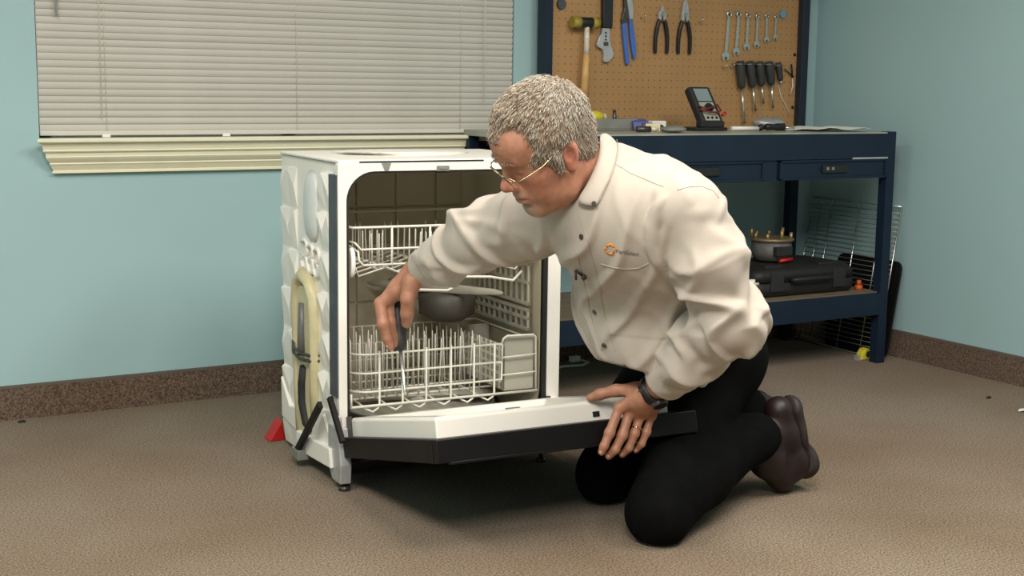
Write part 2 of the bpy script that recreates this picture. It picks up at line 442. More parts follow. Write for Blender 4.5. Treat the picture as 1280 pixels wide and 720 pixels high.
B(MB().tube([(-.004, .25, .27), (-.006, .262, .22), (-.006, .26, .17), (-.004, .235, .12), (.006, .21, .10)], .013, 10), 'drain_hose', M['blacksoft'])
for z in (.315, .30):
    B(MB().tube([(.016, .352, z + .012), (-.006, .34, z + .010), (-.018, .30, z), (-.020, .24, z - .006), (-.010, .19, z - .004), (.016, .172, z - .002)], .0045, 6), 'strap', M['darksteel'])
# door spring link, brackets, base, feet
B(MB().obox((-.034, .045, .205), (.012, 0, 0), (0, .200, -.175), (0, .014, .014)), 'door_spring', M['doorside'], bevel=.002)
B(MB().obox((-.012, .052, .225), (.012, 0, 0), (0, -.095, -.095), (0, -.016, .010)), 'hinge_link', M['doorside'], bevel=.002)
B(MB().box(-.036, .215, .022, -.004, .275, .05), 'spring_anchor', M['grey'], bevel=.003)
B(MB().prism([(.0, .04), (.47, .085), (.475, .20), (.40, .13), (.33, .14), (.2, .16), (.08, .19), (0, .19)], (.0, .0, .0), (0, 1, 0), (0, 0, 1), (.014, 0, 0)), 'lower_side', M['tubside'], bevel=.003)
B(MB().prism([(.02, .05), (.26, .035), (.30, .06), (.30, .085), (.03, .1)], (-.014, .0, .0), (0, 1, 0), (0, 0, 1), (.016, 0, 0)), 'side_skirt', M['tubside'], bevel=.003)
B(MB().prism([(-.03, .0), (.03, .0), (.06, .03), (.06, .14), (-.01, .14), (-.035, .05)], (-.006, .0, .02), (0, 1, 0), (0, 0, 1), (.03, 0, 0)), 'foot_bracket', M['lightgrey'], bevel=.003)
B(MB().box(.02, .03, .045, W - .02, D - .02, .1), 'base', M['black'])
B(MB().box(.035, .05, .02, W - .03, .065, .14), 'toe_kick', M['black'])
for u, v in ((.012, -.012), (W - .03, .02), (.03, D - .04), (W - .03, D - .04)):
    B(MB().cyl((u, v, .0), (u, v, .012), .016, .012, 12).cyl((u, v, .012), (u, v, .055), .006, n=10), 'foot', M['darksteel'])
# door, hinged at the foot of the frame, drooping almost level
al = math.radians(13)
e = Vector((0, -math.cos(al), math.sin(al))); nrm = Vector((0, math.sin(al), math.cos(al)))
def DP(u, s, h): return Vector((u, .0, .135)) + e * s + nrm * h
def dbox(mb, u0, s0, h0, u1, s1, h1, mi=0): return mb.obox(DP(u0, s0, h0), Vector((u1 - u0, 0, 0)), e * (s1 - s0), nrm * (h1 - h0), mi)
door = B(dbox(MB(), .008, -.075, -.052, W + .052, .608, 0), 'door', [M['doorblack']], bevel=.003)
B(dbox(MB(), .0065, -.073, -.050, .0081, .588, -.002), 'side_skin', M['doorside'], door)
# inner liner: raised rim round a sunken field
ou = [(.033, .005), (W + .008, .005), (W + .008, .556), (.033, .556)]
inn = [(.085, .045), (W - .045, .045), (W - .045, .51), (.085, .51)]
ln = MB(); V = []
for ring, h in ((ou, 0), (ou, .041), ([(u + (.008 if u < .3 else -.008), s + (.006 if s < .3 else -.01)) for u, s in ou], .046), (inn, .045), ([(u + (.03 if u < .3 else -.03), s + (.03 if s < .3 else -.03)) for u, s in inn], .018)):
    V += [DP(u, s, h) for u, s in ring]
F = []
for q in range(4):
    for k in range(4):
        l = (k + 1) % 4; F.append((q * 4 + l, q * 4 + k, (q + 1) * 4 + k, (q + 1) * 4 + l))
F.append((19, 18, 17, 16))
B(ln.add(V, F), 'inner_liner', M['enamel'], door, bevel=.006)
B(dbox(MB(), .425, .5555, .008, .442, .5585, .020), 'latch_slot', M['gasket'], door)
B(dbox(MB(), .22, .52, .0455, .25, .54, .0485), 'detergent_latch', M['grey'], door, bevel=.002)
B(dbox(MB(), .20, .2, .016, .40, .36, .03), 'detergent_cup', M['white'], door, bevel=.004)
for u in (.022, W - .03):
    B(dbox(MB(), u, -.03, .0, u + .012, .02, .05), 'hinge_arm', M['darksteel'], door)
B(dbox(MB(), .04, .588, -.057, W - .10, .608, -.050), 'grip_lip', M['doorblack'], door, bevel=.002)
B(MB().cyl(DP(.52, .585, -.052), DP(.52, .585, -.062), .005, n=8), 'door_screw', M['brass'], door)
# tub floor fittings: filter ring, heating loop, lower spray arm, spray tower
B(MB().loft([[(.31 + r * math.cos(a), .225 + r * math.sin(a), z) for a in [2 * math.pi * k / 40 for k in range(40)]] for r, z in ((.225, .137), (.215, .146), (.16, .142), (.10, .150))]), 'filter_ring', M['basket'])
B(MB().tube([(.31 + .228 * math.cos(a), .225 + .218 * math.sin(a), .145) for a in [2 * math.pi * k / 48 for k in range(48)]], .0065, 6, closed=True), 'filter_seal', M['gasket'])
B(MB().tube([(.31 + .215 * math.cos(a), .225 + .205 * math.sin(a), .152) for a in [2 * math.pi * k / 48 for k in range(48)]], .0045, 6, closed=True), 'heating_loop', M['lightgrey'])
sp = MB()
for s in (-1, 1):
    sp.loft([[(.31 + s * x, .225 + w * c - .05 * s * (x / .2), .172 + hh * q) for c, q in ((-1, 0), (-.6, 1), (.6, 1), (1, 0), (.6, -1), (-.6, -1))] for x, w, hh in ((.0, .03, .012), (.08, .032, .011), (.17, .036, .009), (.205, .02, .006))])
B(sp, 'spray_arm', M['basket'], bevel=.002)
B(MB().cyl((.31, .225, .14), (.31, .225, .175), .035, .028, 16), 'spray_hub', M['basket'])
for k in range(14):
    a = math.radians(200 + k * 6); 
    B(MB().obox((.31 + .226 * math.cos(a), .225 + .226 * math.sin(a), .139), (.006 * math.cos(a + 1.57), .006 * math.sin(a + 1.57), 0), (.018 * math.cos(a), .018 * math.sin(a), 0), (0, 0, .01)), 'filter_tooth', M['gasket'])
B(MB().tube([(.31, .43, .14), (.31, .435, .40), (.31, .40, .455), (.31, .30, .462)], .02, 10), 'water_tube', M['basket'])
ms = MB()
for s in (-1, 1):
    ms.loft([[(.37 + s * x * .62 - w * c * .75, .25 - s * x * .75 + w * c * .62, .462 + hh * q) for c, q in ((-1, 0), (-.6, 1), (.6, 1), (1, 0), (.6, -1), (-.6, -1))] for x, w, hh in ((.0, .045, .014), (.09, .045, .012), (.17, .04, .009), (.2, .02, .005))])
B(ms, 'middle_spray_arm', M['basket'], bevel=.002)
B(MB().loft([[(.42 + r * math.cos(a), .27 + r * math.sin(a), z) for a in [2 * math.pi * k / 24 for k in range(24)]] for r, z in ((.05, .452), (.082, .44), (.078, .385), (.045, .365))]), 'shade_bowl', mat('shade_bowl_brown', (.07, .062, .05), .5))  # dark bowl added in place of the shaded recess below the arm

# ---- racks (each slides out and lifts away)
def rack_frame(name, label):
    t = thing(name, label, 'dish rack', (1.318, 3.095, 0), math.radians(-3.5)); return t
wr = .0030
lr = rack_frame('dish_rack', 'lower white wire dish rack with upright tines and a cutlery panel at right')
def R(pts, parent, name='rail', r=wr, n=6): return MB().tube(pts, r, n).build(name, M['rackwire'], parent, world=False)
LU0, LU1, LV0, LV1 = .065, .565, .018, .40
for z, uc in ((.337, .02), (.288, .02), (.240, .02)):
    fp = [(.045, LV1, z + .002)] + [(.045, .16, z + .002), (.048, .07, z + .001)] + [(.048 + .05 * (1 - math.cos(a)), .018 + .05 * (1 - math.sin(a)), z) for a in [math.radians(q) for q in (20, 45, 70, 90)]] + [(.47, LV0, z)]
    R(fp, lr)
    R([(.575, .05, z), (.575, LV1, z), (.045, LV1, z + .002)], lr)
R([(.04, LV1, .205), (.04, .012, .205), (.572, .012, .203), (.572, LV1, .205), (.04, LV1, .205)], lr, 'lower_rail', .0036)
R([(.04, .012, .205), (.04, .012, .24)], lr, 'post')
for u in (.118, .182, .248, .318, .385, .445):
    R([(u, LV0 - .003, .345 if u != .445 else .338), (u, LV0 - .003, .206), (u - .004, LV0 - .003, .197), (u - .019, LV0 - .003, .188), (u - .036, LV0 - .002, .197), (u - .036, LV0 + .06, .200), (u - .036, LV1, .203)], lr, 'rib_wire')
for v in (.11, .2, .3):
    R([(.04, v, .202), (.572, v, .202)], lr, 'cross_wire')
    R([(.045, v, .34), (.042, v, .205)], lr, 'side_wire')
tine = MB().tube([(0, 0, 0), (0, .003, .142), (0, .003, .15)], [.0021, .0021, .0010], 6).build('tine', M['rackwire'], lr, world=False)
tine.location = (.09, .085, .205); k = 0
for v, tilt in ((.085, .03), (.14, -.05), (.20, .05), (.26, .04), (.33, -.04)):
    for i in range(13):
        if v == .085 and i == 0: continue
        inst(tine, lr, (.075 + .030 * i + (.012 if v in (.14, .26) else 0), v, .203), (tilt + random.uniform(-.02, .02), random.uniform(-.04, .04), 0))
# cutlery basket at the right front
bk = MB().box(.478, .024, .208, .568, .030, .355).box(.478, .024, .208, .482, .30, .33).box(.478, .30, .208, .568, .304, .34).box(.478, .024, .206, .568, .304, .210)
bk.box(.524, .03, .21, .527, .3, .31)
bko = bk.build('cutlery_basket', M['basket'], lr, bevel=.002, world=False)
for j in range(5):
    for i in range(9):
        if j < 4: pass
    z = .225 + j * .022
    MB().box(.4755, .04, z, .478, .29, z + .006).build('grid_bar', M['rackwire'], bko, world=False)
for i in range(9):
    v = .045 + i * .028
    MB().box(.4745, v, .21, .4775, v + .006, .33).build('grid_bar', M['rackwire'], bko, world=False)
R([(.468, LV0, .337), (.472, LV0, .35), (.482, LV0 - .003, .358), (.56, LV0 - .003, .356), (.569, LV0, .35), (.572, LV0, .205)], lr, 'basket_wire')
for z in (.30, .252): R([(.47, LV0 - .002, z), (.572, LV0 - .002, z + .002)], lr, 'basket_wire', .0022)
R([(.448, LV0, .337), (.469, LV0, .335), (.469, LV0, .292)], lr, 'basket_wire')
R([(.448, LV0, .24), (.468, LV0, .24), (.468, LV0, .285), (.448, LV0, .288)], lr, 'basket_wire')

ur = rack_frame('dish_rack', 'upper white wire dish rack above the hand, with a sagging front loop')
UV0, UV1 = .022, .40
R([(.045, UV1, .665), (.045, .05, .662), (.05, UV0, .662), (.575, UV0, .658), (.58, .06, .66), (.58, UV1, .665), (.045, UV1, .665)], ur, 'top_rail', .0035)
R([(.05, .06, .625), (.06, UV0 + .01, .622), (.072, UV0, .606), (.575, UV0, .604), (.58, UV1, .606)], ur)
R([(.05, .10, .62), (.066, UV0 + .004, .60), (.066, UV0, .58), (.078, UV0, .566), (.57, UV0, .564), (.575, UV1, .566)], ur)
for u in (.155, .26, .365, .47, .56):
    R([(u, UV0, .66), (u, UV0, .566), (u - .02, UV0 + .05, .548), (u - .03, UV1, .55)], ur, 'rib_wire')
# floor wires: shallow valleys
for i in range(8):
    v = .05 + i * .047
    R([(.06, v, .575), (.075, v, .535), (.15, v, .555), (.215, v, .528), (.29, v, .552), (.36, v, .53), (.44, v, .553), (.52, v, .532), (.565, v, .575)], ur, 'floor_wire', .0026)
R([(.17, UV0 - .03, .545), (.175, UV0 - .045, .515), (.19, UV0 - .047, .505), (.29, UV0 - .045, .497), (.302, UV0 - .045, .502), (.328, UV0 - .045, .531), (.41, UV0 - .045, .526), (.48, UV0 - .04, .512), (.52, UV0 - .01, .53)], ur, 'front_loop', .0036)
tine2 = MB().tube([(0, 0, 0), (0, 0, .085), (0, 0, .09)], [.0021, .0021, .0010], 6).build('tine', M['rackwire'], ur, world=False)
tine2.location = (.14, .05, .553)
for v in (.05, .13, .22, .32):
    for u in (.11, .128, .15, .165, .24, .258, .275, .36, .39, .45, .49):
        if (u, v) != (.15, .05): inst(tine2, ur, (u + .05 * v, v, .553), (random.uniform(-.03, .03), random.uniform(-.03, .03), 0))
MB().loft([[(.040 + .006 * q, .02 + .016 * math.cos(a) * s, .575 + .038 * math.sin(a) * s) for a in [2 * math.pi * k / 16 for k in range(16)]] for q, s in ((0, .85), (.3, 1), (1.5, 1), (2, .85))]).build('glide', M['white'], ur, world=False)
MB().loft([[(.566 + .006 * q, .04 + .02 * math.cos(a) * s, .585 + .02 * math.sin(a) * s) for a in [2 * math.pi * k / 16 for k in range(16)]] for q, s in ((0, .6), (.3, 1), (1.5, 1), (2, .85))]).cyl((.56, .04, .585), (.59, .04, .585), .008, n=10).build('glide', M['white'], ur, world=False)
# fold-down cup shelf: pierced panel hanging at the right
for q, (z0, z1) in enumerate(((.43, .545), (.36, .42))):
    cs = MB()
    nb = 11
    for i in range(nb):
        v = .05 + i * .034; cs.box(.560, v, z0, .566, v + .007, z1)
    for zz in (z0, (z0 + z1) / 2, z1 - .008):
        cs.box(.559, .05, zz, .567, .40, zz + .008)
    cs.build('cup_shelf', M['basket'], ur, world=False)
# ------------------------------------------------------------------ the workbench
BX0, BX1, BYF, BYB, BZ = 2.26, 3.775, 3.633, 4.185, .866
wb_ = thing('workbench', 'dark blue metal workbench with drawers and a low shelf against the back wall', 'workbench', ((BX0 + BX1) / 2, (BYF + BYB) / 2, 0))
MB().box(BX0, BYF + .006, .845, BX1 - .036, BYB, BZ).build('worktop', M['benchtop'], wb_, bevel=.002)
MB().box(BX0, BYF, .772, BX1 - .038, BYF + .02, .861).build('front_apron', M['navy'], wb_)
MB().box(BX1 - .02, BYF + .03, .70, BX1 - .003, BYB, .86).build('side_apron', M['navy'], wb_)
MB().box(BX0, BYB - .02, .70, BX1 - .03, BYB, .845).build('back_apron', M['navy'], wb_)
for x0 in (BX0, BX1 - .04):
    for y0 in (BYF, BYB - .04):
        MB().box(x0, y0, 0, x0 + .04, y0 + .04, BZ + .002 if x0 > 3 else .845).build('post', M['navy'], wb_, bevel=.002)
MB().box(3.150, BYF + .008, .700, 3.212, BYF + .05, .78).build('divider_post', M['navy'], wb_)
MB().box(BX0 + .03, BYF, .186, BX1 - .038, BYF + .02, .268).build('shelf_rail', M['navy'], wb_)
MB().box(BX0 + .02, BYF + .018, .255, BX1 - .03, BYB - .04, .272).build('shelf_board', M['ply'], wb_)
for x0, x1 in ((2.31, 2.585), (2.632, 3.146), (3.218, 3.733)):
    dr = MB().box(x0, BYF + .004, .702, x1, BYF + .02, .768).box(x0 + .01, BYF + .02, .705, x1 - .01, BYB - .06, .712).build('drawer', M['navy'], wb_)
    rim = MB()
    for a in ((x0, .762, x1, .770), (x0, .700, x1, .708), (x0, .700, x0 + .008, .770), (x1 - .008, .700, x1, .770)): rim.box(a[0], BYF - .003, a[1], a[2], BYF + .006, a[3])
    rim.build('drawer_rim', M['navy'], dr, bevel=.0015)
    c = (x0 + x1) / 2
    MB().box(c - .06, BYF - .006, .722, c + .06, BYF + .005, .752).build('handle', M['black'], dr, bevel=.004)
    if x0 > 3:
        for dx in (-.045, -.02): MB().box(c + dx, BYF - .009, .733, c + dx + .011, BYF - .005, .744).build('handle_badge', M['grey'], dr)
MB().tube([(3.41, BYF + .012, .77), (3.44, BYF + .01, .784), (3.49, BYF + .008, .785), (3.54, BYF + .012, .774)], .004, 6).build('drawer_liner', M['lightgrey'], wb_)
MB().box(3.56, BYF - .002, .768, 3.735, BYF + .003, .776).build('drawer_lip', M['lightgrey'], wb_)

# ------------------------------------------------------------------ pegboard hutch standing on the bench
PY = 4.152
pb = thing('pegboard', 'brown pegboard in a dark blue frame standing on the back of the workbench', 'pegboard', (3.17, 4.17, BZ))
MB().box(2.575, PY, BZ, 3.745, PY + .006, 1.52).build('board', M['peg'], pb)
holes = MB()
pt = .02646
for i in range(44):
    for j in range(23):
        x, z = 2.597 + i * pt, .885 + j * pt
        holes.add([(x + 0.0027 * math.cos(a), PY - .0004, z + .0027 * math.sin(a)) for a in [math.pi / 3 * k for k in range(6)]], [(0, 1, 2, 3, 4, 5)])
stuff(holes.build('peg_hole', M['peghole'], pb))
MB().box(2.552, PY - .03, BZ, 2.580, PY + .03, 1.55).build('upright', M['navy'], pb, bevel=.002)
MB().box(3.740, PY - .03, BZ, 3.775, PY + .03, 1.55).build('upright', M['navy_dark'], pb, bevel=.002)
MB().box(2.552, PY - .16, 1.50, 3.775, PY + .03, 1.55).build('top_shelf', M['navy'], pb, bevel=.002)
MB().prism([(0, 0), (-.15, 0), (0, -.14)], (3.755, PY, 1.50), (0, 1, 0), (0, 0, 1), (.018, 0, 0)).build('bracket', M['navy'], pb)
for x, z in ((2.586, 1.154), (3.728, 1.153), (3.728, .946), (2.586, .95)):
    MB().cyl((x, PY, z), (x, PY - .004, z), .006, n=10).build('screw', M['black'], pb)
def hook(x, z, l=.03):
    return MB().tube([(x, PY, z), (x, PY - l * .8, z - .002), (x, PY - l, z + .004), (x, PY - l, z + .012)], .0018, 6)
for x, z in ((2.976, 1.27), (3.243, 1.265), (3.366, 1.097), (3.401, 1.101)):
    hook(x, z).build('peg_hook', M['chrome'], pb)

EX, EY, EZ = Vector((1, 0, 0)), Vector((0, -1, 0)), Vector((0, 0, 1))
def flat(poly, y=PY, d=.008, gap=.004):
    """extrude an x,z outline towards the room"""
    return MB().prism(poly, (0, y - gap, 0), EX, EZ, EY * d)
def hang(t, x, z):
    hook(x, z, .022).build('hanger', M['steel'], t)
# magnets
o = base_origin(MB().cyl((2.628, PY - .001, 1.305), (2.628, PY - .012, 1.305), .018, .017, 20).build('magnet', M['sidestrip'])); tag(o, 'round dark grey magnet disc near the top left corner of the pegboard', 'magnet')
o = base_origin(MB().cyl((3.656, PY - .001, 1.307), (3.656, PY - .008, 1.307), .0155, .015, 20).build('magnet', M['bluedot'])); tag(o, 'round pale blue disc right of the smallest spanner on the pegboard', 'magnet')
# mallet
t = thing('mallet', 'wooden handled mallet with yellow head hanging at the left of the pegboard', 'mallet', (2.716, PY - .03, .95))
MB().cyl((2.655, PY - .035, 1.243), (2.688, PY - .035, 1.243), .020, n=16).build('face', M['mallethead'], t)
MB().cyl((2.738, PY - .035, 1.243), (2.766, PY - .035, 1.243), .020, n=16).build('face', M['mallethead'], t)
MB().cyl((2.686, PY - .035, 1.243), (2.740, PY - .035, 1.243), .0185, n=16).build('head', M['black'], t, bevel=.003)
MB().tube([(2.719, PY - .035, 1.235), (2.719, PY - .035, 1.13)], [.009, .011], 12).build('shaft_label', M['tape'], t)
MB().tube([(2.719, PY - .035, 1.13), (2.716, PY - .034, 1.06), (2.714, PY - .03, .95)], [.0115, .014, .0165], 12).build('shaft', M['wood'], t)
for dx in (-.03, .03): hook(2.717 + dx, 1.222, .04).build('hanger', M['steel'], t)
# adjustable wrench
t = thing('adjustable_wrench', 'adjustable wrench hanging jaw down with a black grip', 'wrench', (2.815, PY - .015, 1.10))
flat([(2.797, 1.226), (2.840, 1.226), (2.841, 1.34), (2.838, 1.36), (2.800, 1.36), (2.795, 1.34)], d=.018).build('grip', M['grip'], t, bevel=.005)
flat([(2.800, 1.228), (2.830, 1.228), (2.832, 1.19), (2.838, 1.165), (2.850, 1.14), (2.848, 1.125), (2.832, 1.108), (2.812, 1.105), (2.806, 1.112), (2.808, 1.135), (2.802, 1.150), (2.780, 1.160), (2.776, 1.168), (2.786, 1.195), (2.796, 1.205)], d=.013).build('jaw', M['lightgrey'], t, bevel=.002)
for z in (1.21, 1.198, 1.186): MB().cyl((2.813, PY - .0165, z), (2.813, PY - .018, z), .004, n=8).build('slot', M['black'], t)
MB().box(2.804, PY - .0185, 1.164, 2.824, PY - .0165, 1.178).build('knurl', M['darksteel'], t)
hook(2.82, 1.352, .03).build('hanger', M['steel'], t)
# blue pliers
t = thing('tongue_and_groove_pliers', 'tongue and groove pliers with long bright blue handles', 'pliers', (2.92, PY - .015, 1.10))
flat([(2.885, 1.245), (2.902, 1.25), (2.921, 1.105), (2.915, 1.098), (2.906, 1.10), (2.890, 1.20)], d=.012, gap=.006).build('handle', M['blue'], t, bevel=.003)
flat([(2.916, 1.262), (2.931, 1.262), (2.950, 1.17), (2.951, 1.13), (2.943, 1.115), (2.936, 1.135), (2.922, 1.20)], d=.012).build('handle', M['blue'], t, bevel=.003)
flat([(2.885, 1.245), (2.902, 1.25), (2.912, 1.268), (2.905, 1.30), (2.897, 1.35), (2.887, 1.35), (2.893, 1.30), (2.883, 1.262)], d=.010, gap=.006).build('jaw', M['darksteel'], t, bevel=.002)
flat([(2.916, 1.262), (2.931, 1.262), (2.933, 1.30), (2.920, 1.35), (2.895, 1.36), (2.905, 1.32), (2.912, 1.29)], d=.014).build('jaw', M['lightgrey'], t, bevel=.002)
hook(2.908, 1.255, .03).build('hanger', M['steel'], t)
# two black-handled pliers
def pliers(cx, zt, lab, long):
    t = thing('pliers', lab, 'pliers', (cx, PY - .015, 1.14), group='black handled pliers on the pegboard')
    for s in (-1, 1):
        P = lambda x, z: (cx + s * x, z)
        flat([P(.007, 1.262), P(.017, 1.268), P(.029, 1.235), P(.034, 1.20), P(.034, 1.16), P(.031, 1.141), P(.021, 1.143), P(.021, 1.175), P(.020, 1.20), P(.014, 1.23)], d=.013).build('handle', M['grip'], t, bevel=.004)
        flat([P(.007, 1.262), P(.017, 1.268), P(.016, 1.29), P(.008 if not long else .011, zt - .02), P(.002, zt), P(0.0006, zt), P(.0006, 1.285)], d=.011).build('jaw', M['lightgrey'], t, bevel=.002)
    MB().cyl((cx, PY - .01, 1.287), (cx, PY - .019, 1.287), .009, n=14).build('rivet', M['steel'], t)
    hook(cx, 1.262, .03).build('hanger', M['steel'], t)
pliers(3.066, 1.318, 'black handled needle nose pliers right of the blue pliers', False)
pliers(3.172, 1.342, 'black handled combination pliers nearest the spanners', True)
# six combination spanners, largest to smallest
ords = ['largest', 'second largest', 'third largest', 'fourth largest', 'fifth largest', 'smallest']
for i, (x, xb, zt, zb) in enumerate(((3.385, 3.374, 1.297, 1.134), (3.432, 3.425, 1.299, 1.153), (3.479, 3.476, 1.296, 1.173), (3.525, 3.525, 1.294, 1.183), (3.572, 3.574, 1.297, 1.203), (3.619, 3.618, 1.294, 1.213))):
    s = 1 - .075 * i
    t = thing('spanner', ords[i] + ' of six chrome combination spanners hanging in a row on the pegboard', 'wrench', (xb, PY - .01, zb - .012), group='spanners on the pegboard')
    L = zt - zb; Q = lambda u, k: (xb + (x - xb) * k + u, zb + L * k)
    rs = .0072 * s
    flat([Q(-rs, .1), Q(rs, .1), Q(rs * .8, .93), Q(-rs * .8, .93)], d=.006).build('shank', M['chrome'], t, bevel=.0015)
    h = .018 * s; oe = []
    for a in range(-40, 221, 26):
        ra = math.radians(a); oe.append((xb + h * math.cos(ra), zb + .004 + h * math.sin(ra)))
    oe += [(xb - h * .45, zb - h * .9), (xb - h * .35, zb + .001), (xb + h * .30, zb + .003), (xb + h * .42, zb - h * .7)]
    flat(oe, d=.007).build('open_end', M['chrome'], t, bevel=.001)
    MB().tube([(x + .0095 * s * math.cos(a), PY - .008, zt + .0095 * s * math.sin(a)) for a in [2 * math.pi * k / 16 for k in range(16)]], .0042 * s, 6, closed=True).build('ring_end', M['chrome'], t)
    hook(x, zt + .004, .022).build('hanger', M['steel'], t)
# five charcoal-handled screwdrivers
labs = ['longest bladed charcoal screwdriver at the left of the pegboard row', 'second charcoal screwdriver from the left of the pegboard row', 'middle charcoal screwdriver with the short thin blade', 'charcoal screwdriver just left of the stubby one', 'stubby charcoal screwdriver with no blade showing, at the right of the row']
def lathe(mb, a, b, prof, n=14, mi=0):
    a, b = Vector(a), Vector(b)
    mb.tube([a + (b - a) * k for k, r in prof], [r for k, r in prof], n, mi=mi); return mb
for i, (a, b, c) in enumerate((((3.434, 1.122), (3.449, 1.018), (3.467, .889)), ((3.481, 1.122), (3.503, 1.024), (3.520, .937)), ((3.529, 1.122), (3.548, 1.030), (3.559, .966)), ((3.578, 1.123), (3.597, 1.033), (3.609, .949)), ((3.626, 1.120), (3.643, 1.050), (3.647, 1.036)))):
    t = thing('screwdriver', labs[i], 'screwdriver', (c[0], PY - .02, c[1] - .006), group='screwdrivers on the pegboard')
    y = PY - .022; r = .0185 if i < 4 else .0135
    lathe(MB(), (a[0], y, a[1]), (b[0], y, b[1]), [(0, r * .6), (.03, r * .9), (.15, r), (.45, r), (.6, r * .86), (.8, r * .9), (.95, r * .75), (1, r * .5)]).build('handle', M['scgrip'], t)
    MB().cyl((b[0], y, b[1]), (c[0], y, c[1]), .0045, n=8).build('blade', M['chrome'], t)
    if i < 4: lathe(MB(), (c[0], y, c[1] + .003), (c[0] + .001, y, c[1] - .006), [(0, .0048), (.6, .005), (1, .002)], 8).build('tip', M['darksteel'], t)
    MB().tube([(a[0] - .0215, PY, a[1] - .01), (a[0] - .0205, y - .02, a[1] - .012), (a[0] + .0205, y - .02, a[1] - .012), (a[0] + .0215, PY, a[1] - .01)], .0016, 6).build('hanger', M['steel'], t)
# cable ties
t = thing('cable_tie', 'black cable tie crossed over on the pegboard beside the stubby screwdriver', 'cable tie', (3.705, PY - .01, 1.05))
MB().tube([(3.675, PY - .008, 1.094), (3.70, PY - .01, 1.078), (3.722, PY - .008, 1.066)], .0025, 6).build('tail', M['black'], t)
MB().tube([(3.707, PY - .008, 1.115), (3.709, PY - .012, 1.09), (3.714, PY - .008, 1.064)], .0035, 6).build('loop', M['black'], t)
t = base_origin(MB().tube([(3.716, PY - .008, 1.06), (3.716, PY - .012, 1.03), (3.708, PY - .008, .996)], .003, 6).build('cable_tie', M['tape'])); tag(t, 'short pale strip hanging below the black cable tie', 'strip')
t = base_origin(MB().tube([(3.646, PY - .006, 1.034), (3.66, PY - .01, .985), (3.70, PY - .006, .94), (3.712, PY - .006, .915)], .0014, 5).build('wire', M['cord'])); tag(t, 'thin bent wire on the pegboard below the stubby screwdriver', 'wire')

# ------------------------------------------------------------------ things on the bench top
ZT = BZ + .0008
t = thing('multimeter', 'dark handheld multimeter leaning back on the workbench with red test leads', 'multimeter', (3.07, 3.95, ZT), 0)
me_o = Vector((3.06, 3.90, ZT + .012)); lx = Vector((.094, -.004, 0)); ly = Vector((-.014, .075, .128)); lz = lx.normalized().cross(ly.normalized()) * .036
def MP(a, b, c): return me_o + lx * a + ly * b + lz * c
MB().obox(MP(0, 0, 0), lx, ly, lz).build('case', M['blacksoft'], t, bevel=.009)
MB().obox(MP(.17, .58, 1.0), lx * .66, ly * .34, lz * .05).build('screen', M['lcd'], t)
MB().obox(MP(.17, .05, 1.0), lx * .66, ly * .50, lz * .03).build('face', M['meterface'], t)
MB().cyl(MP(.5, .38, 1.0), MP(.5, .38, 1.3), .017, n=18).build('dial', M['black'], t)
for a in (.3, .5, .7): MB().cyl(MP(a, .12, 1.0), MP(a, .12, 1.12), .005, n=10).build('jack', M['black'], t)
MB().tube([MP(.05, .42, 1.2), MP(.3, .30, 1.5), MP(.6, .35, 1.55), MP(.9, .45, 1.3), MP(1.0, .30, 1.2), MP(.7, .2, 1.5), MP(.3, .22, 1.5), MP(.02, .32, 1.2)], .0035, 6).build('test_lead', M['redwire'], t)
MB().tube([MP(.95, .16, 1.2), MP(1.12, .22, 1.4)], .006, 8).build('probe', M['red'], t)
MB().box(3.02, 3.86, ZT, 3.165, 3.965, ZT + .012).build('stand', M['black'], t, bevel=.003)
MB().box(3.05, 3.865, ZT + .012, 3.155, 3.90, ZT + .034).build('foot_block', M['blacksoft'], t, bevel=.004)
t = thing('flashlight', 'small cream penlight lying on the bench left of the multimeter', 'penlight', (2.94, 3.99, ZT))
lathe(MB(), (2.885, 4.0, ZT + .010), (2.965, 3.985, ZT + .010), [(0, .009), (.1, .010), (.7, .010), (.8, .007), (1, .006)]).build('body', M['cream'], t)
lathe(MB(), (2.965, 3.985, ZT + .010), (3.03, 3.975, ZT + .009), [(0, .0055), (1, .005)], 10).build('tail', M['steel'], t)
t = thing('screwdriver', 'white shafted tool lying on the bench right of the multimeter', 'screwdriver', (3.22, 3.83, ZT))
lathe(MB(), (3.165, 3.84, ZT + .009), (3.275, 3.822, ZT + .009), [(0, .0075), (1, .0075)]).build('shaft', M['white'], t)
lathe(MB(), (3.275, 3.822, ZT + .012), (3.297, 3.819, ZT + .012), [(0, .009), (.5, .012), (1, .008)]).build('collar', M['black'], t)
t = thing('screwdriver', 'stubby black handled tool lying on the bench before the grey bag', 'screwdriver', (3.36, 3.82, ZT))
lathe(MB(), (3.305, 3.82, ZT + .014), (3.39, 3.81, ZT + .014), [(0, .009), (.1, .013), (.4, .011), (.6, .0135), (.95, .0135), (1, .008)]).build('handle', M['black'], t)
lathe(MB(), (3.33, 3.817, ZT + .0215), (3.375, 3.812, ZT + .0215), [(0, .0045), (1, .0045)], 8).build('handle_inlay', M['lightgrey'], t)
lathe(MB(), (3.39, 3.81, ZT + .012), (3.43, 3.804, ZT + .009), [(0, .005), (1, .004)], 8).build('blade', M['chrome'], t)
def lump(name, c, r, m, lab, cat, seed=0, z0=ZT):
    rnd = random.Random(seed); b = MB().ellipsoid((c[0], c[1], z0 + r[2] * .9), r, 14, 9)
    b.v = [(p[0] * 1.0 + rnd.uniform(-1, 1) * r[0] * .10, p[1] + rnd.uniform(-1, 1) * r[1] * .10, max(z0, p[2] + rnd.uniform(-1, 1) * r[2] * .15)) for p in b.v]
    o = base_origin(b.build(name, m)); return tag(o, lab, cat)
lump('plastic_bag', (3.53, 4.06, 0), (.072, .05, .022), M['lightgrey'], 'crumpled grey plastic bag on the bench by the right end of the pegboard', 'bag', 3)
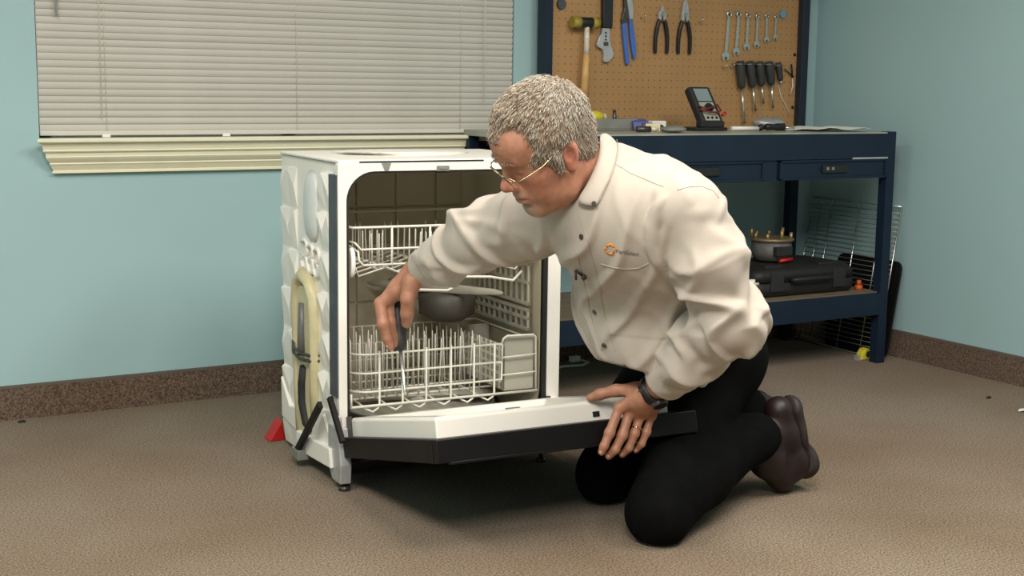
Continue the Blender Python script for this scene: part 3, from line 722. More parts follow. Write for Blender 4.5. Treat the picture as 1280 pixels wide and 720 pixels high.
t = thing('papers', 'loose white papers lying at the right end of the workbench', 'paper', (3.56, 3.78, ZT))
def sheet(x0, y0, x1, y1, z, mm, bow=.006):
    b = MB(); n = 8; v = []
    for i in range(n + 1):
        for j in (0, 1):
            k = i / n; v.append((x0 + (x1 - x0) * k + .03 * j, (y0 if j == 0 else y1) - .05 * k, z + bow * math.sin(k * 5.5) ** 2))
    v += [(p[0], p[1], p[2] - .0012) for p in v]; m_ = 2 * (n + 1); f = []
    for i in range(n):
        a, b_, c, d = 2 * i, 2 * i + 1, 2 * i + 3, 2 * i + 2
        f += [(a, d, c, b_), (m_ + a, m_ + b_, m_ + c, m_ + d), (a, m_ + a, m_ + d, d), (b_, c, m_ + c, m_ + b_)]
    f += [(0, 1, m_ + 1, m_), (2 * n, m_ + 2 * n, m_ + 2 * n + 1, 2 * n + 1)]
    return b.add(v, f)
sheet(3.40, 3.80, 3.62, 3.99, ZT + .002, 0).build('sheet', M['paper'], t)
sheet(3.46, 3.72, 3.68, 3.92, ZT + .008, 0, .007).build('sheet', M['paper'], t)
# clutter behind the man's head
t = thing('parts_tray', 'shallow grey tray of small parts on the bench behind the head', 'tray', (2.72, 4.02, ZT))
MB().box(2.62, 3.95, ZT, 2.83, 4.10, ZT + .006).box(2.62, 3.95, ZT + .006, 2.626, 4.10, ZT + .04).box(2.824, 3.95, ZT + .006, 2.83, 4.10, ZT + .04).box(2.626, 3.95, ZT + .006, 2.824, 3.956, ZT + .04).box(2.626, 4.094, ZT + .006, 2.824, 4.10, ZT + .04).build('tray', M['grey'], t, bevel=.002)
MB().ellipsoid((2.70, 4.03, ZT + .045), (.04, .03, .022)).build('yellow_part', M['yellow'], t)
MB().ellipsoid((2.74, 4.03, ZT + .045), (.012, .012, .012)).build('pink_part', M['tape'], t)
MB().cyl((2.79, 4.03, ZT + .01), (2.785, 4.03, ZT + .07), .010, .006, 10).build('nozzle', M['darksteel'], t)
o = tag(base_origin(MB().obox((2.80, 3.925, ZT + .012), (.055, -.02, 0), (.02, .05, .012), (-.004, .006, .03)).build('small_box', M['purple'], bevel=.004)), 'small dusty blue plastic box lying on the bench behind the shoulder', 'box')
o.location.z = ZT
o = tag(base_origin(MB().obox((2.80, 3.86, ZT), (.055, -.014, 0), (.008, .03, 0), (0, 0, .026)).build('small_box', M['cream'], bevel=.003)), 'small cream block lying on the bench just behind the shirt collar', 'box')
t = thing('terminal_block', 'white plastic block with a dark opening on the bench behind the shoulder', 'box', (2.91, 3.93, ZT))
MB().box(2.875, 3.92, ZT, 2.935, 3.95, ZT + .034).build('body', M['white'], t, bevel=.003)
MB().ellipsoid((2.905, 3.918, ZT + .012), (.018, .006, .01), 12, 8).build('opening', M['darksteel'], t)
t = thing('small_fitting', 'small dark metal fitting on the bench in front of the cream block', 'fitting', (2.75, 3.80, ZT))
MB().cyl((2.72, 3.80, ZT + .010), (2.77, 3.79, ZT + .010), .010, n=12).cyl((2.745, 3.795, ZT + .010), (2.745, 3.795, ZT + .03), .007, n=10).build('body', M['darksteel'], t)
lathe(MB(), (2.77, 3.79, ZT + .010), (2.80, 3.785, ZT + .010), [(0, .006), (.5, .008), (1, .005)], 10).build('nozzle', M['tape'], t)
lump('rag', (2.83, 3.74, 0), (.05, .035, .012), M['grey'], 'grey rag on the front of the bench beside the collar', 'rag', 5)

# ------------------------------------------------------------------ things on the low shelf
ZS = .2725
t = thing('tool_case', 'black plastic tool case lying flat on the low workbench shelf', 'case', (3.42, 3.86, ZS))
def rrect(x0, y0, x1, y1, r, z, n=5):
    p = []
    for cx, cy, a0 in ((x1 - r, y0 + r, -90), (x1 - r, y1 - r, 0), (x0 + r, y1 - r, 90), (x0 + r, y0 + r, 180)):
        for k in range(n): a = math.radians(a0 + 90 * k / (n - 1)); p.append((cx + r * math.cos(a), cy + r * math.sin(a), z))
    return p
cx0, cx1, cy0, cy1 = 3.19, 3.675, 3.70, 4.02
MB().loft([rrect(cx0 + .012, cy0 + .012, cx1 - .012, cy1 - .012, .03, ZS), rrect(cx0, cy0, cx1, cy1, .035, ZS + .012), rrect(cx0, cy0, cx1, cy1, .035, ZS + .052)]).build('lower_shell', M['casemat'], t)
MB().loft([rrect(cx0, cy0, cx1, cy1, .035, ZS + .055), rrect(cx0, cy0, cx1, cy1, .035, ZS + .085), rrect(cx0 + .015, cy0 + .02, cx1 - .015, cy1 - .012, .04, ZS + .102), rrect(cx0 + .06, cy0 + .07, cx1 - .06, cy1 - .04, .05, ZS + .106)]).build('lid', M['casemat'], t)
MB().tube([(3.35, cy0, ZS + .06), (3.35, cy0 - .022, ZS + .062), (3.36, cy0 - .028, ZS + .064), (3.52, cy0 - .028, ZS + .064), (3.53, cy0 - .022, ZS + .062), (3.53, cy0, ZS + .06)], .009, 10).build('handle', M['casemat'], t)
for x in (3.285, 3.585): MB().box(x - .03, cy0 - .008, ZS + .02, x + .03, cy0 + .005, ZS + .088).build('latch', M['blacksoft'], t, bevel=.004)
for x, w_ in ((3.30, .085), (3.56, .09)): MB().box(x - w_ / 2, cy0 + .03, ZS + .096, x + w_ / 2, cy0 + .09, ZS + .112).build('lid_pad', M['casemat'], t, bevel=.006)
zc = ZS + .113
t = thing('pump_motor', 'round grey pump motor ringed with brass bolts on top of the black tool case', 'motor', (3.40, 3.87, zc))
mc = (3.402, 3.87)
ringp = lambda r, z, n=24: [(mc[0] + r * math.cos(2 * math.pi * k / n), mc[1] + r * math.sin(2 * math.pi * k / n), z) for k in range(n)]
MB().loft([ringp(.062, zc), ringp(.072, zc + .02), ringp(.076, zc + .03), ringp(.074, zc + .07)]).build('housing', M['motorgrey'], t)
MB().loft([ringp(.076, zc + .070), ringp(.083, zc + .074), ringp(.083, zc + .082), ringp(.076, zc + .084)]).build('flange', M['dullbrass'], t)
for k in range(9):
    a = 2 * math.pi * k / 9 + .3; x, y = mc[0] + .075 * math.cos(a), mc[1] + .075 * math.sin(a); hh = .018 + .014 * (k % 3 == 0)
    MB().cyl((x, y, zc + .084), (x, y, zc + .084 + hh), .006, n=8).build('bolt', M['brass'], t)
MB().box(mc[0] - .045, mc[1] - .085, zc + .022, mc[0] + .03, mc[1] - .06, zc + .056).build('terminal_cover', M['blacksoft'], t, bevel=.003)
MB().cyl((mc[0] - .02, mc[1] - .07, zc + .002), (mc[0] + .04, mc[1] - .072, zc + .008), .007, n=8).build('wire_stub', M['red'], t)
t = thing('valve', 'small white plastic valve on the shelf at the left end of the tool case', 'valve', (3.15, 3.69, ZS))
MB().cyl((3.135, 3.69, ZS + .012), (3.175, 3.69, ZS + .012), .012, n=12).cyl((3.155, 3.69, ZS + .012), (3.155, 3.69, ZS + .055), .006, n=10).build('body', M['darksteel'], t)
MB().cyl((3.135, 3.685, ZS + .058), (3.185, 3.685, ZS + .058), .006, n=10).cyl((3.158, 3.685, ZS + .04), (3.158, 3.685, ZS + .076), .010, n=10).build('knob', M['white'], t)
o = tag(base_origin(MB().cyl((3.705, 3.715, ZS), (3.705, 3.715, ZS + .018), .016, .014, 14).cyl((3.705, 3.715, ZS + .018), (3.705, 3.715, ZS + .036), .010, .008, 12).build('knob', M['orange'])), 'small orange red knob at the right end of the low shelf', 'knob')
t = thing('valve', 'dark fitting with a brass cap on the low shelf behind the elbow', 'valve', (3.12, 3.80, ZS))
MB().box(3.09, 3.77, ZS, 3.15, 3.83, ZS + .10).build('body', M['darksteel'], t, bevel=.006)
MB().ellipsoid((3.135, 3.78, ZS + .115), (.016, .016, .016), 12, 8).build('cap', M['brass'], t)
# ------------------------------------------------------------------ leaning things at the right end
t = thing('wire_rack', 'tall chrome wire shelf rack leaning on the right wall behind the bench', 'rack', (3.84, 3.93, 0))
def WR(y, k): # k 0 floor .. 1 top, leans on the wall
    return Vector((3.800 + .092 * k, y, .004 + .576 * k))
for y in (3.70, 3.79, 3.915, 4.07, 4.13, 4.185):
    MB().tube([WR(y, 0), WR(y, 1)], .0032, 6).build('upright_wire', M['chrome'], t)
MB().tube([WR(3.70, 1), WR(4.185, 1)], .0035, 6).build('rim_wire', M['chrome'], t)
MB().tube([WR(3.70, 0), WR(4.185, 0)], .0035, 6).build('rim_wire', M['chrome'], t)
for i in range(30):
    k = .06 + i * .031
    MB().tube([WR(3.70, k) + Vector((-.004, 0, 0)), WR(4.185, k) + Vector((-.004, 0, 0))], .0016, 5).build('cross_wire', M['steel'], t)
t = thing('leaning_panel', 'flat black enamel panel with rounded corners leaning between bench and right wall', 'panel', (3.87, 3.80, 0))
po = Vector((3.822, 3.665, .002)); py_ = Vector((0, 1, 0)); pz_ = Vector((.07, 0, .42)).normalized(); pn = py_.cross(pz_)
def rr2(w_, h, r, n=6):
    p = []
    for cx, cy, a0 in ((w_ - r, r, -90), (w_ - r, h - r, 0), (r, h - r, 90), (r, r, 180)):
        for k in range(n): a = math.radians(a0 + 90 * k / (n - 1)); p.append((cx + r * math.cos(a), cy + r * math.sin(a)))
    return p
MB().prism(rr2(.34, .375, .03), po, py_, pz_, pn * -.010).build('panel', M['doorblack'], t, bevel=.003)
MB().prism(rr2(.325, .36, .027), po + py_ * .0075 + pz_ * .0075, py_, pz_, pn * .0015).build('face', M['black'], t)
# tape measure on the carpet
t = thing('tape_measure', 'small yellow tape measure on the carpet behind the right bench leg', 'tape measure', (3.765, 3.75, 0))
MB().prism([(0, 0), (.06, 0), (.06, .02), (.052, .036), (.034, .045), (.016, .04), (.004, .024)], (3.725, 3.70, .0), (1, 0, 0), (0, 0, 1), (0, .035, 0)).build('case', M['yellow'], t, bevel=.005)
MB().cyl((3.757, 3.702, .022), (3.757, 3.698, .022), .012, n=14).build('dial', M['darksteel'], t)
MB().box(3.712, 3.708, .0, 3.728, 3.728, .018).build('blade_tip', M['lightgrey'], t)
# white cable on the floor under the bench
t = thing('power_cable', 'white cable with plug end lying on the carpet behind the dishwasher', 'cable', (2.70, 4.10, 0))
MB().tube([(2.45, 4.05, .005), (2.55, 4.08, .005), (2.64, 4.10, .005), (2.71, 4.09, .005), (2.76, 4.12, .005), (2.76, 4.17, .006)], .0045, 8).build('cord', M['white'], t)
MB().box(2.715, 4.165, .0, 2.755, 4.19, .022).build('plug', M['white'], t, bevel=.004)
# dark tool bag under the bench at left: reads as the black mass below the shelf
# floor litter
o = tag(base_origin(sheet(3.57, 2.85, 3.63, 2.87, .004, 0, .004).build('paper_scrap', M['paper'])), 'white paper scrap on the carpet by the right wall', 'scrap')
for (x, y), lb in zip(((3.646, 3.032), (.752, 4.165)), ('tiny dark fleck on the carpet near the right wall', 'dark scrap on the carpet at the foot of the left wall')):
    tag(base_origin(MB().ellipsoid((x, y, .004), (.012, .006, .004), 8, 6).build('fleck', M['black'])), lb, 'scrap')
t = tag(base_origin(MB().prism([(0, 0), (.05, 0), (.04, .06)], (1.325, 3.61, 0), (1, 0, 0), (0, 0, 1), (0, .05, 0)).build('red_wedge', M['red'], bevel=.003)), 'red plastic wedge on the carpet behind the dishwasher rear left edge', 'wedge')
# ------------------------------------------------------------------ signed-distance modelling for the kneeling man
class Field:
    def __init__(s, lo, hi, h):
        s.lo = np.array(lo, float); s.h = h
        s.n = np.ceil((np.array(hi) - s.lo) / h).astype(int) + 1
        s.D = np.full(tuple(s.n), .2, np.float32)
        s.ax = [(s.lo[i] + h * np.arange(s.n[i])).astype(np.float32) for i in range(3)]
    def win(s, lo, hi):
        a = np.clip(np.floor((np.array(lo) - s.lo) / s.h).astype(int), 0, s.n - 1); b = np.clip(np.ceil((np.array(hi) - s.lo) / s.h).astype(int) + 1, 1, s.n)
        sl = tuple(slice(a[i], b[i]) for i in range(3))
        X = s.ax[0][sl[0]][:, None, None]; Y = s.ax[1][sl[1]][None, :, None]; Z = s.ax[2][sl[2]][None, None, :]
        return sl, X, Y, Z
    def op(s, sl, d, k, sub=False):
        a = s.D[sl]
        if sub:
            h = np.maximum(k - np.abs(a + d), 0) / max(k, 1e-6); s.D[sl] = np.maximum(a, -d) + h * h * k * .25
        else:
            h = np.maximum(k - np.abs(a - d), 0) / max(k, 1e-6); s.D[sl] = np.minimum(a, d) - h * h * k * .25
    def cone(s, a, b, r1, r2=None, k=.01, sub=False, squash=None):
        a = np.array(a, float); b = np.array(b, float); r2 = r1 if r2 is None else r2
        m = max(r1, r2) * (1 if squash is None else max(1, squash[1])) + k + .02
        sl, X, Y, Z = s.win(np.minimum(a, b) - m, np.maximum(a, b) + m)
        ba = b - a; L = ba @ ba + 1e-12
        px, py, pz = X - a[0], Y - a[1], Z - a[2]
        t = np.clip((px * ba[0] + py * ba[1] + pz * ba[2]) / L, 0, 1)
        qx, qy, qz = px - t * ba[0], py - t * ba[1], pz - t * ba[2]
        if squash is not None:
            n, f = np.array(squash[0], float), squash[1]; n /= np.linalg.norm(n)
            c = (qx * n[0] + qy * n[1] + qz * n[2]) * (1 / f - 1)
            qx, qy, qz = qx + n[0] * c, qy + n[1] * c, qz + n[2] * c
        d = np.sqrt(qx * qx + qy * qy + qz * qz) - (r1 + (r2 - r1) * t)
        if squash is not None: d = d * min(1, squash[1])
        s.op(sl, d, k, sub)
    def path(s, pts, rs, k=.01, sub=False, squash=None):
        for i in range(len(pts) - 1):
            s.cone(pts[i], pts[i + 1], rs[i] if hasattr(rs, '__len__') else rs, rs[i + 1] if hasattr(rs, '__len__') else rs, k, sub, squash)
    def ell(s, c, r, A=None, k=.01, sub=False):
        c = np.array(c, float); A = np.eye(3) if A is None else np.array(A, float)
        ext = np.sqrt(((A * np.array(r)[:, None]) ** 2).sum(0)) + k + .02
        sl, X, Y, Z = s.win(c - ext, c + ext)
        p = [X - c[0], Y - c[1], Z - c[2]]
        q = [(p[0] * A[i][0] + p[1] * A[i][1] + p[2] * A[i][2]) for i in range(3)]
        k0 = np.sqrt(sum((q[i] / r[i]) ** 2 for i in range(3))) + 1e-9; k1 = np.sqrt(sum((q[i] / (r[i] ** 2)) ** 2 for i in range(3))) + 1e-9
        s.op(sl, k0 * (k0 - 1) / k1, k, sub)
    def halfcut(s, o, n, lo, hi, k=.004):
        """remove everything on the +n side of a plane, inside a box window"""
        o = np.array(o, float); n = np.array(n, float); n /= np.linalg.norm(n)
        sl, X, Y, Z = s.win(lo, hi)
        s.op(sl, -((X - o[0]) * n[0] + (Y - o[1]) * n[1] + (Z - o[2]) * n[2]), k, True)
    def warp(s, lo, hi, fn):
        sl, X, Y, Z = s.win(lo, hi); s.D[sl] = s.D[sl] + fn(X, Y, Z).astype(np.float32)
    def at(s, P):
        P = np.atleast_2d(P); g = (P - s.lo) / s.h; i = np.clip(np.floor(g).astype(int), 0, s.n - 2); f = g - i; out = 0
        for dx in (0, 1):
            for dy in (0, 1):
                for dz in (0, 1):
                    w_ = np.abs(1 - dx - f[:, 0]) * np.abs(1 - dy - f[:, 1]) * np.abs(1 - dz - f[:, 2])
                    out = out + w_ * s.D[i[:, 0] + dx, i[:, 1] + dy, i[:, 2] + dz]
        return out
    def grad(s, P):
        P = np.atleast_2d(P); e = s.h; g = np.stack([s.at(P + e * np.eye(3)[i]) - s.at(P - e * np.eye(3)[i]) for i in range(3)], 1)
        return g / (np.linalg.norm(g, axis=1, keepdims=True) + 1e-9)
    def hit(s, o, d, lift=0.):
        """first surface met from o along d"""
        o = np.array(o, float); d = np.array(d, float); d /= np.linalg.norm(d); t = 0
        for _ in range(400):
            v = s.at(o + d * t)[0]
            if v < 0: break
            t += max(.0008, min(v, .02) * .7)
        p = o + d * t
        return p + s.grad(p)[0] * lift
    def snap(s, P, lift=0., it=6):
        P = np.atleast_2d(np.array(P, float))
        for _ in range(it): P = P - s.grad(P) * (s.at(P) - lift)[:, None] * .9
        return P
    def mesh(s):
        D = s.D; inside = D < 0
        c = np.zeros(tuple(s.n - 1), np.uint8)
        for dx in (0, 1):
            for dy in (0, 1):
                for dz in (0, 1): c += inside[dx:s.n[0] - 1 + dx, dy:s.n[1] - 1 + dy, dz:s.n[2] - 1 + dz]
        act = (c > 0) & (c < 8); I = np.argwhere(act); N = len(I)
        idx = np.full(act.shape, -1, np.int32); idx[act] = np.arange(N)
        cor = {}
        for dx in (0, 1):
            for dy in (0, 1):
                for dz in (0, 1): cor[(dx, dy, dz)] = D[I[:, 0] + dx, I[:, 1] + dy, I[:, 2] + dz]
        acc = np.zeros((N, 3)); cnt = np.zeros(N)
        ks = list(cor)
        for a in ks:
            for ax in range(3):
                if a[ax] == 0:
                    b = list(a); b[ax] = 1; b = tuple(b); va, vb = cor[a], cor[b]; m = (va < 0) != (vb < 0)
                    t = np.where(m, va / np.where(m, va - vb, 1), 0); p = np.tile(np.array(a, float), (N, 1)); p[:, ax] = t
                    acc[m] += p[m]; cnt[m] += 1
        V = (I + acc / np.maximum(cnt, 1)[:, None]) * s.h + s.lo
        Q = []
        for ax in range(3):
            u, v = (ax + 1) % 3, (ax + 2) % 3
            A = np.take(inside, range(s.n[ax] - 1), ax); Bn = np.take(inside, range(1, s.n[ax]), ax)
            E = np.argwhere(A != Bn); E = E[(E[:, u] > 0) & (E[:, v] > 0) & (E[:, u] < s.n[u] - 1) & (E[:, v] < s.n[v] - 1)]
            flip = inside[E[:, 0], E[:, 1], E[:, 2]]
            def cell(du, dv):
                c_ = E.copy(); c_[:, u] += du; c_[:, v] += dv; return idx[c_[:, 0], c_[:, 1], c_[:, 2]]
            q = np.stack([cell(-1, -1), cell(0, -1), cell(0, 0), cell(-1, 0)], 1)
            q[~flip] = q[~flip][:, ::-1]; Q.append(q)
        Q = np.concatenate(Q); Q = Q[(Q >= 0).all(1)]
        return V, Q

def np_object(name, V, Q, m, parent=None, col=None):
    off = np.zeros(3); p = parent
    while p is not None: off += np.array(p.location); p = p.parent
    me = bpy.data.meshes.new(name); me.vertices.add(len(V)); me.vertices.foreach_set('co', (V - off).astype(np.float32).ravel())
    me.loops.add(Q.size); me.loops.foreach_set('vertex_index', Q.astype(np.int32).ravel())
    me.polygons.add(len(Q)); me.polygons.foreach_set('loop_start', np.arange(0, Q.size, Q.shape[1], dtype=np.int32))
    me.polygons.foreach_set('use_smooth', np.ones(len(Q), bool)); me.materials.append(m)
    if col is not None:
        a = me.color_attributes.new('Col', 'FLOAT_COLOR', 'POINT'); a.data.foreach_set('color', np.concatenate([col, np.ones((len(col), 1))], 1).astype(np.float32).ravel())
    me.update(calc_edges=True); me.validate()
    o = bpy.data.objects.new(name, me); COL.objects.link(o)
    if parent is not None: o.parent = parent
    return o

A_ = lambda *p: np.array(p, float)
nz = lambda v: np.array(v, float) / np.linalg.norm(v)
def waves(seed, n, freq):
    r = np.random.RandomState(seed); K = r.normal(size=(n, 3)); K = K / np.linalg.norm(K, axis=1, keepdims=True) * freq * r.uniform(.6, 1.5, (n, 1)); ph = r.uniform(0, 6.28, n)
    return lambda X, Y, Z: sum(np.sin(K[i, 0] * X + K[i, 1] * Y + K[i, 2] * Z + ph[i]) for i in range(n)) / n

# ---- skeleton, world coordinates (metres)
NECK = A_(1.6032, 2.3904, 0.8288)
SH_L = A_(1.6985, 2.1854, 0.7816)
SH_R = A_(1.5812, 2.4727, 0.7549)
EL_L = A_(1.7966, 2.1679, 0.5404)
WR_L = A_(1.7910, 2.4078, 0.3483)
EL_R = A_(1.5107, 2.7223, 0.6697)
WR_R = A_(1.4639, 2.9324, 0.5721)
PEL = A_(2.1394, 2.6841, 0.3501)
CHEST = A_(1.7143, 2.3719, 0.6931)
BELLY = A_(1.8441, 2.4881, 0.5180)
HIP_L = A_(2.1601, 2.6526, 0.3063)
HIP_R = A_(2.1690, 2.8250, 0.3159)
KN_L = A_(1.7972, 2.3907, 0.0677)
KN_R = A_(1.8630, 2.6927, 0.0705)
AN_L = A_(2.2061, 2.5404, 0.1538)
AN_R = A_(2.3405, 2.7443, 0.1621)
HEAD = A_(1.4808, 2.3686, 0.8967)
cr, cu, cf = A_(.863, -.506, .013), A_(.064, .134, .989), A_(.502, .852, -.148)   # helper axes used to describe the pose
hF = nz(-.82 * cr - .53 * cu - .22 * cf)
hU = -.35 * cr + .79 * cu - .50 * cf; hU = nz(hU - hF * (hU @ hF))
hR = np.cross(hF, hU)
K_ = 1.0
HM = np.stack([hR, hF, hU])
def hp(x, y, z): return HEAD + K_ * (x * hR + y * hF + z * hU)
UP = nz(NECK - PEL); LEFT = SH_L - SH_R; LEFT = nz(LEFT - UP * (LEFT @ UP)); FRONT = np.cross(LEFT, UP); FRONT = nz(FRONT)
TM = np.stack([LEFT, FRONT, UP])

man = thing('person', 'grey-haired man in beige shirt and black trousers kneeling beside the open dishwasher', 'person', tuple(A_(2.02, 2.55, 0)))

# ---- hands: joints
HND_L = dict(
    wrist=WR_L,
    k=[A_(1.7315, 2.4582, 0.3018), A_(1.7582, 2.4549, 0.2922), A_(1.7896, 2.4548, 0.2831), A_(1.8191, 2.4550, 0.2759)],
    f=[[A_(1.7015, 2.4505, 0.2497), A_(1.6865, 2.4495, 0.2204), A_(1.6832, 2.4538, 0.2068)],
       [A_(1.7339, 2.4463, 0.2412), A_(1.7166, 2.4486, 0.2094), A_(1.7088, 2.4620, 0.1922)],
       [A_(1.7678, 2.4474, 0.2406), A_(1.7536, 2.4479, 0.2086), A_(1.7469, 2.4628, 0.1908)],
       [A_(1.8019, 2.4483, 0.2400), A_(1.7896, 2.4486, 0.2133), A_(1.7834, 2.4610, 0.1960)]],
    th=[A_(1.7741, 2.4514, 0.3394), A_(1.7447, 2.4913, 0.3344), A_(1.7182, 2.5166, 0.3227), A_(1.7043, 2.5348, 0.3129)])
HND_R = dict(
    wrist=WR_R,
    k=[A_(1.3809, 2.9788, 0.4905), A_(1.4069, 2.9885, 0.4992), A_(1.4466, 3.0353, 0.4979), A_(1.4836, 3.0709, 0.4905)],
    f=[[A_(1.3803, 2.9591, 0.4423), A_(1.3906, 2.9585, 0.4060), A_(1.3982, 2.9564, 0.3859)],
       [A_(1.4045, 2.9742, 0.4420), A_(1.4133, 2.9747, 0.4074), A_(1.4194, 2.9738, 0.3891)],
       [A_(1.4514, 3.0455, 0.4373), A_(1.4574, 3.0257, 0.4115), A_(1.4579, 3.0130, 0.4075)],
       [A_(1.4847, 3.0730, 0.4387), A_(1.4818, 3.0484, 0.4223), A_(1.4763, 3.0281, 0.4218)]],
    th=[A_(1.4340, 2.9109, 0.5493), A_(1.4209, 2.9059, 0.5100), A_(1.4234, 2.9153, 0.4714), A_(1.4268, 2.9265, 0.4458)])
SD0, SD1, SD2 = A_(1.4387, 3.0096, 0.4920), A_(1.4321, 2.9687, 0.3688), A_(1.4284, 2.9360, 0.2692)

# ---- body
HB = .0028
F = Field((1.30, 2.00, 0.0), (2.60, 3.20, 1.06), HB)
# torso, limbs (mostly under the clothes)
F.ell(CHEST, (.145, .085, .17), TM, .02); F.ell(BELLY - FRONT * .01, (.135, .095, .17), TM, .02); F.ell(PEL, (.13, .09, .12), TM, .02)
F.cone(SH_L, SH_R, .05, .05, .04)
F.path([SH_L, EL_L, WR_L], [.052, .042, .029], .02); F.path([SH_R, EL_R, WR_R], [.052, .042, .029], .02)
F.path([HIP_L, HIP_L * .45 + KN_L * .55 + cf * .035, KN_L, AN_L], [.075, .055, .045, .034], .02); F.path([HIP_R, KN_R, AN_R], [.075, .045, .034], .02)
F.cone(AN_L, AN_L * .5 + A_(2.3259, 2.5285, 0.0854) * .5, .034, .028, .02); F.cone(AN_R, AN_R * .5 + A_(2.4306, 2.7464, 0.0735) * .5, .032, .026, .02)
# neck
F.path([hp(0, -.018, -.01), hp(0, -.022, -.06), NECK], [.056, .055, .060], .03)
F.cone(NECK, NECK - UP * .05, .060, .07, .04)
def hell(c, r, k=.012, sub=False, rot=None):
    Mx = HM
    if rot is not None:
        ca, sa = math.cos(rot[1]), math.sin(rot[1]); Rm = {'x': A_([1, 0, 0], [0, ca, sa], [0, -sa, ca]), 'y': A_([ca, 0, -sa], [0, 1, 0], [sa, 0, ca]), 'z': A_([ca, sa, 0], [-sa, ca, 0], [0, 0, 1])}[rot[0]]
        Mx = Rm @ HM
    F.ell(hp(*c), [q * K_ for q in r], Mx, k, sub)
def hcone(a, b, r1, r2=None, k=.008, sub=False): F.cone(hp(*a), hp(*b), r1 * K_, (r1 if r2 is None else r2) * K_, k, sub)
hell((0, .008, .048), (.0745, .096, .086), .02)
hell((0, .042, -.005), (.062, .060, .088), .03)
hell((0, .075, .055), (.055, .034, .040), .03)                      # forehead
for sx in (-1, 1):
    hcone((sx * .055, .0, -.03), (sx * .046, .022, -.078), .016, .018, .03)      # jaw ramus
    hcone((sx * .046, .022, -.078), (sx * .016, .077, -.097), .018, .018, .03)
    hell((sx * .047, .060, -.018), (.021, .024, .022), .02)          # cheekbone
    hell((sx * .036, .066, -.055), (.022, .022, .026), .025)         # cheek
hell((0, .082, -.096), (.023, .017, .018), .02)                     # chin
hell((0, .035, -.095), (.042, .045, .024), .03)                     # soft under-chin
for sx in (-1, 1):
    hcone((sx * .010, .099, .027), (sx * .040, .088, .031), .0095, .008, .014)   # brow
for sx in (-1, 1):
    hell((sx * .031, .108, .008), (.017, .016, .0125), .014, True)   # eye socket
    hell((sx * .031, .083, .008), (.0150, .0140, .0130), .004)       # lidded eyeball
    hcone((sx * .017, .095, .0015), (sx * .045, .084, .0035), .0028, .002, .004) # lower lid
    hcone((sx * .018, .0945, -.010), (sx * .042, .085, -.010), .0045, .003, .008)  # bag
hcone((0, .101, .018), (0, .117, -.018), .0078, .0095, .010)        # nose
hell((0, .121, -.026), (.0125, .0125, .0115), .010)
for sx in (-1, 1):
    hell((sx * .0125, .110, -.031), (.0085, .0105, .0085), .007)
    hell((sx * .006, .117, -.0385), (.0035, .006, .003), .003, True) # nostril
    hcone((sx * .020, .100, -.030), (sx * .031, .088, -.062), .0022, .002, .006, True)  # nasolabial fold
hell((0, .090, -.058), (.028, .019, .023), .018)
for i in range(6):
    x0, x1 = -.024 + .008 * i, -.016 + .008 * i; q = lambda x: .1085 - 14 * x * x
    hcone((x0, q(x0) - .001, -.0555), (x1, q(x1) - .001, -.0555), .0042, None, .006)
    hcone((x0 * .85, q(x0) - .0025, -.0675), (x1 * .85, q(x1) - .0025, -.0675), .0050, None, .006)
for i in range(6):
    x0, x1 = -.026 + .00867 * i, -.0173 + .00867 * i; q = lambda x: .1115 - 14 * x * x
    hcone((x0, q(x0), -.0613), (x1, q(x1), -.0613), .0017, None, .003, True)
hell((0, .098, -.080), (.018, .008, .006), .010, True)              # dip under the lip
for zz in (.050, .060, .070):                                        # forehead lines
    for i in range(5):
        x0, x1 = -.034 + .0136 * i, -.0204 + .0136 * i; q = lambda x: .109 - 9 * x * x - (zz - .05) * .18
        hcone((x0, q(x0), zz), (x1, q(x1), zz + .001), .0027, None, .005, True)
for sx in (-1, 1):                                                   # ears
    hell((sx * .077, -.006, .002), (.0085, .0185, .0315), .008, rot=('x', .22))
    hell((sx * .083, -.013, .010), (.0065, .0095, .019), .005, rot=('x', .22))
    hell((sx * .086, -.001, .004), (.0070, .0085, .0150), .005, True, rot=('x', .2))
    hell((sx * .077, .002, -.026), (.006, .008, .010), .006)
# hands
def hand(Hd, pn, g=1.):
    """pn: rough direction out of the back of the hand"""
    w_, k = Hd['wrist'], Hd['k']
    for i in range(4):
        F.path([w_ + (k[i] - w_) * .12, w_ + (k[i] - w_) * .55 - pn * .002, k[i] - pn * .003], [.021 * g, .0165 * g, .0118 * g], .016)
    F.cone(w_, Hd['k'][1] * .5 + Hd['k'][2] * .5 - pn * .01, .024, .016, .02)
    rs = [.0112 * g, .0115 * g, .0108 * g, .0094 * g]
    for i in range(4):
        pts = [k[i]] + Hd['f'][i]; r = rs[i]
        F.path(pts, [r, r * .96, r * .88, r * .76], .005)
        F.ell(pts[1], (r * 1.0,) * 3, None, .006)
        F.ell(k[i] + pn * .001, (.0115,) * 3, None, .006)
    t = Hd['th']
    F.path(t, [.0175 * g, .0135 * g, .0122 * g, .0096 * g], .008)
    F.cone(t[0], w_ + (k[0] - w_) * .35, .016, .016, .018)
    for i in range(4):                                               # tendons on the back
        F.cone(w_ + (k[i] - w_) * .35 + pn * .013, k[i] + pn * .0065, .0028, .003, .010)
hand(HND_L, nz(-.25 * cr + .45 * cu - .85 * cf)); hand(HND_R, nz(-.75 * cr + .35 * cu - .5 * cf), 1.3)
V, Q = F.mesh()
